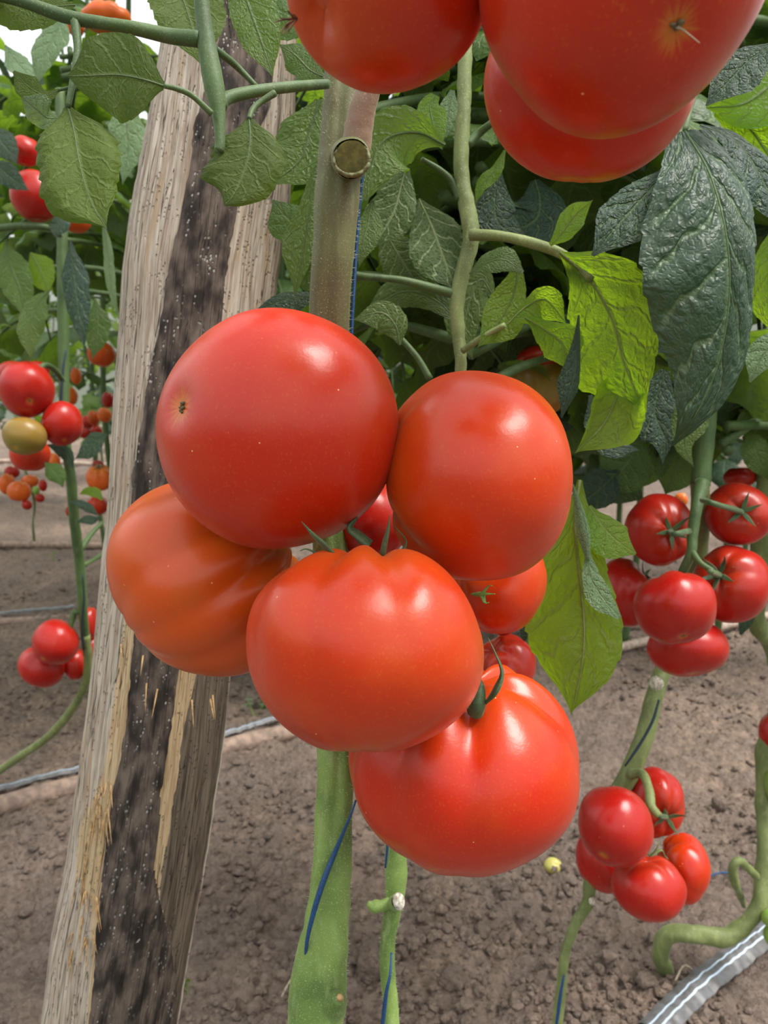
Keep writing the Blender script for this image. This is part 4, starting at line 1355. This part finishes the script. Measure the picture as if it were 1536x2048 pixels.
tomato('crimson tomato behind the top of the left truss', 30, 752, 40, 30, 1.10, (0, 1, 0), 0, 0, CRIM, .9, group=mg)
tomato('small dark red tomato top behind the largest left truss tomato', 76, 744, 24, 22, 1.12, (0, 1, 0), 0, 0, CRIM, .9, group=mg)
tomato('crimson tomato below the half-ripe one of the left truss', 60, 908, 42, 34, 1.07, (0, 1, 0), 5, .05, RED, .85, group=mg)
bg_ = 'tomatoes of the low left truss'
tomato('dusty crimson tomato, uppermost of the low left truss above the soil', 111, 1284, 48, 46, 1.20, (.3, .6, -.7), 0, 0, CRIM, .93, group=bg_)
tomato('ribbed crimson tomato, lowest of the low left truss', 82, 1334, 48, 42, 1.24, (.4, .8, -.2), 6, .06, CRIM, .85, group=bg_)
tomato('crimson tomato of the low left truss tucked behind the bare stem', 152, 1328, 26, 32, 1.27, (0, 1, 0), 5, .05, CRIM, .9, group=bg_)
tomato('crimson tomato between bare stem and post, upper one', 178, 1246, 20, 32, 1.27, (0, 1, 0), 5, .05, CRIM, .9, group=bg_)
tomato('crimson tomato between bare stem and post, lower one', 186, 1298, 18, 28, 1.29, (0, 1, 0), 5, .05, CRIM, .9, group=bg_)
# far tomatoes
fgp = 'far tomatoes seen left of the post'
far = [('orange-red ribbed tomato up in the white light at the top left', 212, 36, 52, 38, 1.35, LORN, 6), ('orange tomato beside the ribbed one at the top left', 150, 50, 20, 26, 1.4, LORN, 4),
       ('small green tomato among leaves at the top left', 90, 48, 14, 13, 1.3, GREENT, 0),
       ('orange-red tomato half behind leaves just left of the post', 203, 708, 29, 26, 1.7, ORNG, 0), ('slim bright orange tomato sliver right of the left stem, upper', 152, 752, 12, 17, 1.9, LORN, 0),
       ('bright orange tomato right of the left stem, lower', 142, 792, 14, 18, 1.9, LORN, 0), ('orange tomato at the left edge of the post in the far row', 209, 830, 15, 15, 2.2, LORN, 0),
       ('yellow-orange tomato beside the far orange one', 187, 836, 13, 15, 2.25, ORNG, 0), ('dark crimson far tomato under the orange pair, left', 170, 867, 13, 11, 2.25, CRIM, 0),
       ('dark crimson far tomato under the orange pair, right', 193, 862, 12, 11, 2.25, CRIM, 0), ('dark crimson far tomato behind the orange pair', 176, 845, 15, 14, 2.35, CRIM, 0),
       ('red tomato peeping out at the post edge above the far orange one', 216, 800, 13, 16, 2.1, CRIM, 0),
       ('large ribbed orange-red tomato beside the post above the soil', 200, 955, 29, 27, 1.9, LORN, 7), ('red tomato beside the post, below the ribbed one', 195, 1010, 22, 20, 1.9, RED, 5),
       ('small dark crimson tomato on top of the ribbed one by the post', 196, 928, 12, 8, 1.95, CRIM, 0), ('small crimson tomato by the left stem, low', 138, 1023, 7, 10, 1.9, CRIM, 0),
       ('big lobed orange-red tomato low at the left edge, in front', 38, 982, 25, 21, 1.9, LORN, 4), ('orange-red lobe of tomato at the left edge', 14, 968, 18, 22, 1.95, LORN, 4),
       ('orange-red tomato behind the low lobed one', 60, 962, 18, 13, 1.97, LORN, 4), ('small crimson tomato right of the low lobed group', 86, 971, 9, 12, 1.9, CRIM, 0),
       ('tiny green tomato in the low lobed group', 72, 981, 8, 9, 1.85, GREENT, 0), ('small crimson tomato below the tiny green one', 80, 996, 10, 9, 1.88, CRIM, 0),
       ('small crimson tomato hanging lowest in the low lobed group', 54, 1010, 11, 10, 1.9, CRIM, 0), ('pinkish tomato above the low lobed group', 24, 944, 16, 12, 2.0, CRIM, 5),
       ('orange-red tomato between the leaves right of the left truss', 108, 922, 13, 16, 1.8, LORN, 0)]
for lab, x, y, rx, ry, dd, mt, rb in far:
    tomato(lab, x, y, rx, ry, dd, (.1, .8, .4) if rb == 7 else (.1, .9, -.2), rb, .09 if rb else 0, mt, .88, group=fgp, calyx=(rb == 6 or rb == 7))

# ------------------------------------------------------------------ plants of the rows behind
gl = 'tomato plants in the rows behind'
bgp = [
    # px at ground depth Y, x, y, h0, h1, n
    ('leafy tomato plant close behind the left truss', -1.00, 1.75, .80, 2.1, 26, .34), ('leafy tomato plant behind the left stem, towards the post', -.60, 1.95, .84, 2.2, 26, .34),
    ('tomato plant at the far left edge of the second row', -1.45, 2.3, .72, 2.3, 26, .36), ('tomato plant in the second row, showing just left of the post', -.90, 2.5, .72, 2.4, 26, .36),
    ('distant tomato plant left of the post in the third row', -1.25, 3.3, .62, 2.5, 26, .38), ('distant tomato plant at the left edge of the third row', -1.95, 3.4, .60, 2.5, 26, .38),
    ('distant tomato plant behind the left stem in the fourth row', -1.7, 4.4, .5, 2.0, 26, .40), ('distant tomato plant at the left edge in the fourth row', -2.5, 4.5, .5, 2.0, 24, .40),
    ('furthest tomato plant seen between the left stem and the post', -2.2, 5.8, .4, 2.6, 24, .42), ('furthest tomato plant at the left edge', -3.1, 5.8, .4, 2.4, 24, .42),
    ('tomato plant behind the post, showing at its right side', -.30, 1.75, .66, 2.0, 34, .34), ('dark leafy tomato plant behind the thick hairy stem', -.08, 1.85, .56, 2.0, 40, .34),
    ('dark leafy tomato plant behind the slim crooked stem', .14, 1.9, .52, 2.0, 40, .34), ('dark leafy tomato plant behind the bright backlit leaf', .38, 1.9, .52, 2.0, 40, .34),
    ('dark leafy tomato plant behind the big crinkled leaf', .72, 2.15, .52, 2.0, 40, .34), ('tomato plant at the right edge behind the big leaf', .98, 2.15, .50, 2.0, 40, .34),
    ('second-row tomato plant seen between the stems', .20, 2.6, .5, 2.3, 34, .36), ('second-row tomato plant behind the right truss', .85, 2.6, .5, 2.3, 34, .36),
    ('distant tomato plant right of the post', -.35, 2.8, .5, 2.4, 32, .38), ('distant tomato plant at the right, third row', 1.45, 2.9, .5, 2.4, 32, .38)]
for i, (lab, x, y, h0, h1, n, sc) in enumerate(bgp):
    plant(lab, x, y, h0, h1, n, sc, (random.uniform(-.1, .1), random.uniform(-.1, .1)), 200 + i, gl, dark=.45 if x > -.3 else .25, pale=.10 if x > -.3 else .25, r=.009)
# keep clearings: (x0, y0, x1, y1, nearest depth a leaf may have there)
ZONES = [(225, 60, 590, 660, .66), (1195, 955, 1536, 1360, .80), (0, 722, 175, 925, 1.16), (1150, 230, 1536, 890, .50), (0, 272, 110, 440, 1.04), (140, 0, 280, 76, 1.6), (150, 655, 240, 740, 1.75),
         (262, 0, 330, 78, 99), (18, 66, 128, 112, 99), (1140, 1000, 1536, 1400, 99), (120, 720, 240, 900, 2.3), (0, 900, 240, 1400, 99), (960, 480, 1310, 920, .56), (440, 1000, 1200, 2048, 99)]


def clear(o, root):
    M = Matrix.Translation(root.location + o.location) @ o.rotation_euler.to_matrix().to_4x4() @ Matrix.Diagonal((*o.scale, 1))
    for v in list(o.data.vertices)[::9]:
        w = M @ v.co
        for T_ in (T1, T2, T3, T4, T5):
            q = w - T_.location
            k = q.dot(SUN_DIR)
            if k > 0 and (q - SUN_DIR * k).length < .06:
                return False
        x, y, d = proj(w)
        if d < .12:
            return False
        for (x0, y0, x1, y1, dm) in ZONES:
            if x0 < x < x1 and y0 < y < y1 and d < dm:
                return False
    return True


for o in [q for q in bpy.data.objects if q.name.startswith('leaf') and q.parent and q.data in [p_.data for p_ in ALLP]]:
    for k_ in range(6):
        if clear(o, o.parent):
            break
        o.rotation_euler.z += 1.05
    else:
        bpy.data.objects.remove(o)
# more leaves of the near plants themselves, spreading away from the viewer
rq = random.Random(77)
for root, px0, py0, py1, dp, n, pool in ((rgt, 1440, 940, -150, .70, 26, PROTOD), (rgt, 1440, 900, -200, .70, 16, PROTO), (sec, 925, 740, -300, .56, 22, PROTOD), (sec, 925, 800, -200, .56, 14, PROTO), (main, 675, 640, -200, .50, 12, PROTO), (lft, 125, 640, -100, 1.12, 22, PROTO), (lft, 125, 560, -100, 1.12, 12, PROTOP)):
    for i in range(n):
        py = py0 + (py1 - py0) * (i + rq.random()) / n
        q = P(px0, py, dp + .02)
        for k_ in range(8):
            o = place_leaf(root, rq.choice(pool), q, rq.uniform(.15, PI - .15), rq.uniform(.24, .34), rq.uniform(-.1, .4), rq.uniform(-.4, .4))
            if clear(o, root):
                break
            bpy.data.objects.remove(o)
for p_ in ALLP:
    bpy.data.objects.remove(p_)

# ------------------------------------------------------------------ twine
m = MB()
ptube(m, [(738, 250, .395), (722, 370, .405), (714, 470, .410), (706, 600, .412), (702, 680, .415)], [4, 4, 4, 4, 4], n=30, seg=8)
tag(m.build('twine', TWINE, origin=P(702, 680, .415)), 'blue twine running down the right side of the thick stem above the tomatoes', 'twine')
m = MB()
ptube(m, [(712, 1600, .398), (699, 1636, .397), (672, 1700, .4065), (646, 1765, .4045), (626, 1830, .404), (613, 1890, .408), (609, 1960, .42)], [2, 3.5, 5.5, 6, 4.5, 3, 2], n=50, seg=8)
tag(m.build('twine', TWINE, origin=P(612, 1960, .42)), 'blue twine wound round the thick lower stem', 'twine')
m = MB()
ptube(m, [(776, 1660, .51), (775, 1690, .505), (771, 1735, .51)], [2.5, 2.5, 2], n=14, seg=8)
tag(m.build('twine', TWINE, origin=P(776, 1660, .51)), 'short stretch of blue twine beside the slim stem just under the lowest front tomato', 'twine')
m = MB()
ptube(m, [(783, 1905, .505), (780, 1950, .497), (772, 1990, .496), (764, 2060, .50)], [2, 3, 4.5, 4], n=24, seg=8)
tag(m.build('twine', TWINE, origin=P(764, 2060, .50)), 'blue twine wound round the slim lower stem', 'twine')
m = MB()
ptube(m, [(1318, 1400, .765), (1306, 1440, .757), (1285, 1480, .755), (1262, 1515, .755), (1250, 1532, .757)], [2.5, 3, 3, 3, 2], n=30, seg=8)
tag(m.build('twine', TWINED, origin=P(1250, 1532, .757)), 'dark twine crossing the stem above the lower right truss', 'twine')
m = MB()
ptube(m, [(132, 700, 1.08), (126, 740, 1.075), (122, 800, 1.075), (120, 850, 1.08)], [2, 2.5, 2.5, 2], n=20, seg=8)
tag(m.build('twine', TWINED, origin=P(120, 850, 1.08)), 'dark twine along the stem beside the left truss', 'twine')
m = MB()
ptube(m, [(165, 1150, 1.17), (168, 1200, 1.185), (164, 1250, 1.20), (168, 1300, 1.215)], [1.5, 1.8, 1.8, 1.5], n=20, seg=8)
tag(m.build('twine', TWINED, origin=P(168, 1300, 1.215)), 'dark twine along the bare stem beside the low left truss', 'twine')
m = MB()
ptube(m, [(1128, 1950, .776), (1121, 1990, .774), (1113, 2050, .776)], [2, 3.5, 3], n=14, seg=8)
tag(m.build('twine', TWINE, origin=P(1113, 2050, .776)), 'blue twine round the thin stem below the lower right truss', 'twine')
m = MB()
pts = [G(x, y) for x, y in ((1415, 1752), (1440, 1750), (1465, 1752))]
tube(m, [Vector((p.x, p.y, soil_h(p.x, p.y) + .006)) for p in pts], [.0016], n=14, seg=6)
tag(m.build('twine', TWINE, origin=(pts[0].x, pts[0].y, 0)), 'short blue twine end lying on the soil right of the lower right truss', 'twine')


# ------------------------------------------------------------------ drip tape and pipes on the ground
def ribbon(pxs, w, label, wig=.004):
    pts = [G(x, y) for x, y in pxs]
    c = cr(pts, 160)
    vs, uv, fs = [], [], []
    K = 8
    L = 0
    for i, p in enumerate(c):
        t = (c[min(159, i + 1)] - c[max(0, i - 1)]).normalized()
        sd = Vector((t.y, -t.x, 0)).normalized()
        hz = sum(soil_h(p.x + t.x * q, p.y + t.y * q) for q in (-.14, -.10, -.06, -.03, 0, .03, .06, .10, .14)) / 9 + .014
        for k in range(K + 1):
            s = -1 + 2 * k / K
            for_ = hz + .006 * (1 - s * s) + .002 * noise.noise(Vector((p.x * 20, p.y * 20, s)))
            vs.append(Vector((p.x, p.y, 0)) + sd * (s * w / 2) + Vector((0, 0, for_)))
            uv.append((k / K, i / 20))
    for i in range(159):
        for k in range(K):
            a = i * (K + 1) + k
            fs.append([a, a + 1, a + K + 2, a + K + 1])
    n0 = len(vs)
    # underside gives it its thickness
    vs += [v - Vector((0, 0, .0015)) for v in vs]
    uv += uv
    fs += [[q + n0 for q in f[::-1]] for f in list(fs)]
    m = MB()
    m.add(vs, fs, uv)
    return tag(m.build('drip_tape', TAPE, origin=(pts[0].x, pts[0].y, 0)), label, 'drip tape', 'drip irrigation tapes')


ribbon([(-200, 1640), (0, 1586), (160, 1548), (450, 1476), (545, 1448), (760, 1395)], .018, 'flat grey striped drip tape on the soil, passing behind the post')
ribbon([(1300, 2110), (1372, 2030), (1440, 1965), (1536, 1880), (1640, 1795)], .036, 'wide grey drip tape with two pale stripes, bottom right corner')
ribbon([(-120, 1240), (0, 1238), (80, 1232), (150, 1224)], .022, 'grey drip tape on the soil at the left edge, above the low left truss')


def gpipe(pxs, r, mat, label, dz=.3):
    pts = []
    for x, y in pxs:
        p = G(x, y)
        pts.append(Vector((p.x, p.y, soil_h(p.x, p.y) * .4 + r * dz + .008)))
    m = MB()
    tube(m, pts, [r], n=60, seg=16, lump=.08)
    return tag(m.build('irrigation_pipe', mat, origin=(pts[0].x, pts[0].y, 0)), label, 'pipe', 'irrigation pipes')


gpipe([(-300, 1090), (0, 1096), (230, 1098), (420, 1100)], .016, PIPE, 'dusty brown pipe lying across the soil left of the post', .6)
gpipe([(-300, 1262), (0, 1254), (60, 1252), (150, 1246)], .013, PIPE, 'dark pipe just below the left edge drip tape', .3)
gpipe([(-200, 928), (0, 926), (100, 927), (230, 935), (420, 942)], .018, PIPEL, 'pale far pipe under the far tomatoes left of the post', .6)
gpipe([(1100, 1335), (1215, 1311), (1290, 1292), (1400, 1268), (1536, 1240), (1700, 1210)], .013, PIPEL, 'pale brown pipe on the soil behind the right truss', .6)
gpipe([(-200, 1668), (0, 1612), (160, 1572), (450, 1500), (545, 1476), (760, 1420)], .020, PIPE, 'soil-crusted brown pipe half buried in front of the left drip tape', -.25)

# fallen fruit, seedlings, straws
p = G(1105, 1738)
dd = (p - CAM).dot(FW)
tomato('small pale yellow-green fallen fruit lying alone on the bare soil', 1106, 1732, 19, 18, dd, (.3, .8, .5), 0, 0, PALE, .9)


def seedling(px, py, hgt, n, label, mat=LEAFB):
    p = G(px, py)
    z = soil_h(p.x, p.y)
    root = empty('seedling', (p.x, p.y, z), label, 'seedling')
    m = MB()
    rr = random.Random(px)
    tips = []
    for i in range(n):
        q = Vector((p.x + rr.uniform(-.4, .4) * hgt, p.y + rr.uniform(-.3, .3) * hgt, z + hgt * rr.uniform(.5, 1)))
        tube(m, [Vector((p.x, p.y, z - .003)), (Vector((p.x, p.y, z)) + q) / 2 + Vector((rr.uniform(-.1, .1) * hgt, 0, 0)), q], [hgt * .02, hgt * .015, hgt * .01], n=6, seg=5)
        tips.append(q)
    m.build('stem', SEPL, root)
    for q in tips:
        for s in (-1, 1):
            lm = MB()
            a = rr.uniform(0, 6)
            dv = Vector((math.cos(a) * s, math.sin(a) * s, .3)).normalized()
            sd = dv.cross(Vector((0, 0, 1))).normalized()
            L = hgt * .35
            vs, uv, fs = [], [], []
            for i in range(6):
                t = i / 5
                w = L * .28 * math.sin(PI * (t * .92 + .04))
                for k_ in (-1, 0, 1):
                    vs.append(q + dv * L * t + sd * w * k_ + Vector((0, 0, -L * .3 * t * t + abs(k_) * w * .2)))
                    uv.append((t, .5 + .5 * k_))
            for i in range(5):
                for k_ in range(2):
                    a0 = i * 3 + k_
                    fs.append([a0, a0 + 1, a0 + 4, a0 + 3])
            lm.add(vs, fs, uv)
            lm.build('leaf', mat, root)
    return root


seedling(376, 1990, .022, 3, 'tiny green seedling sprouting from the soil at the right foot of the post')
seedling(106, 1125, .045, 5, 'pale green weed seedling in front of the brown pipe at the left')
seedling(512, 1432, .05, 3, 'light green seedling on the soil between post and front truss', LEAFP)
seedling(70, 1090, .03, 2, 'small weed at the foot of the thin far stem by the brown pipe')
# thin far stem that carries the low lobed group
p = G(70, 1088)
t0 = empty('tomato_plant', (p.x, p.y, 0), 'spindly bare tomato plant standing by the brown pipe at the left', 'tomato plant')
m = MB()
dq = (p - CAM).dot(FW)
ptube(m, [(70, 1095, dq), (66, 1050, dq - .3), (69, 1015, 2.2), (65, 985, 2.0), (52, 945, 2.05), (40, 900, 2.1), (30, 820, 2.2)], [3, 2.5, 2.5, 3, 3, 3, 3], n=50, seg=8, lump=.1)
m.build('stem', STEMY, t0)
for i, (pp, lab) in enumerate([(((1118, 1690), (1130, 1680), (1142, 1662)), 'dry straw bit on the soil above the pale fallen fruit'),
                               (((1348, 1990), (1365, 1972), (1392, 1976)), 'curved dry straw on the soil beside the bottom right drip tape'),
                               (((560, 2000), (575, 1985), (590, 1968)), 'dry straw bit on the soil left of the thick stem foot')]):
    pts = [G(*q) for q in pp]
    pts = [Vector((q.x, q.y, soil_h(q.x, q.y) + .009 + .004 * (k_ == 1))) for k_, q in enumerate(pts)]
    m = MB()
    tube(m, pts, [.0012, .0014, .0008], n=14, seg=6)
    tag(m.build('straw', STRAW, origin=pts[0]), lab, 'straw')
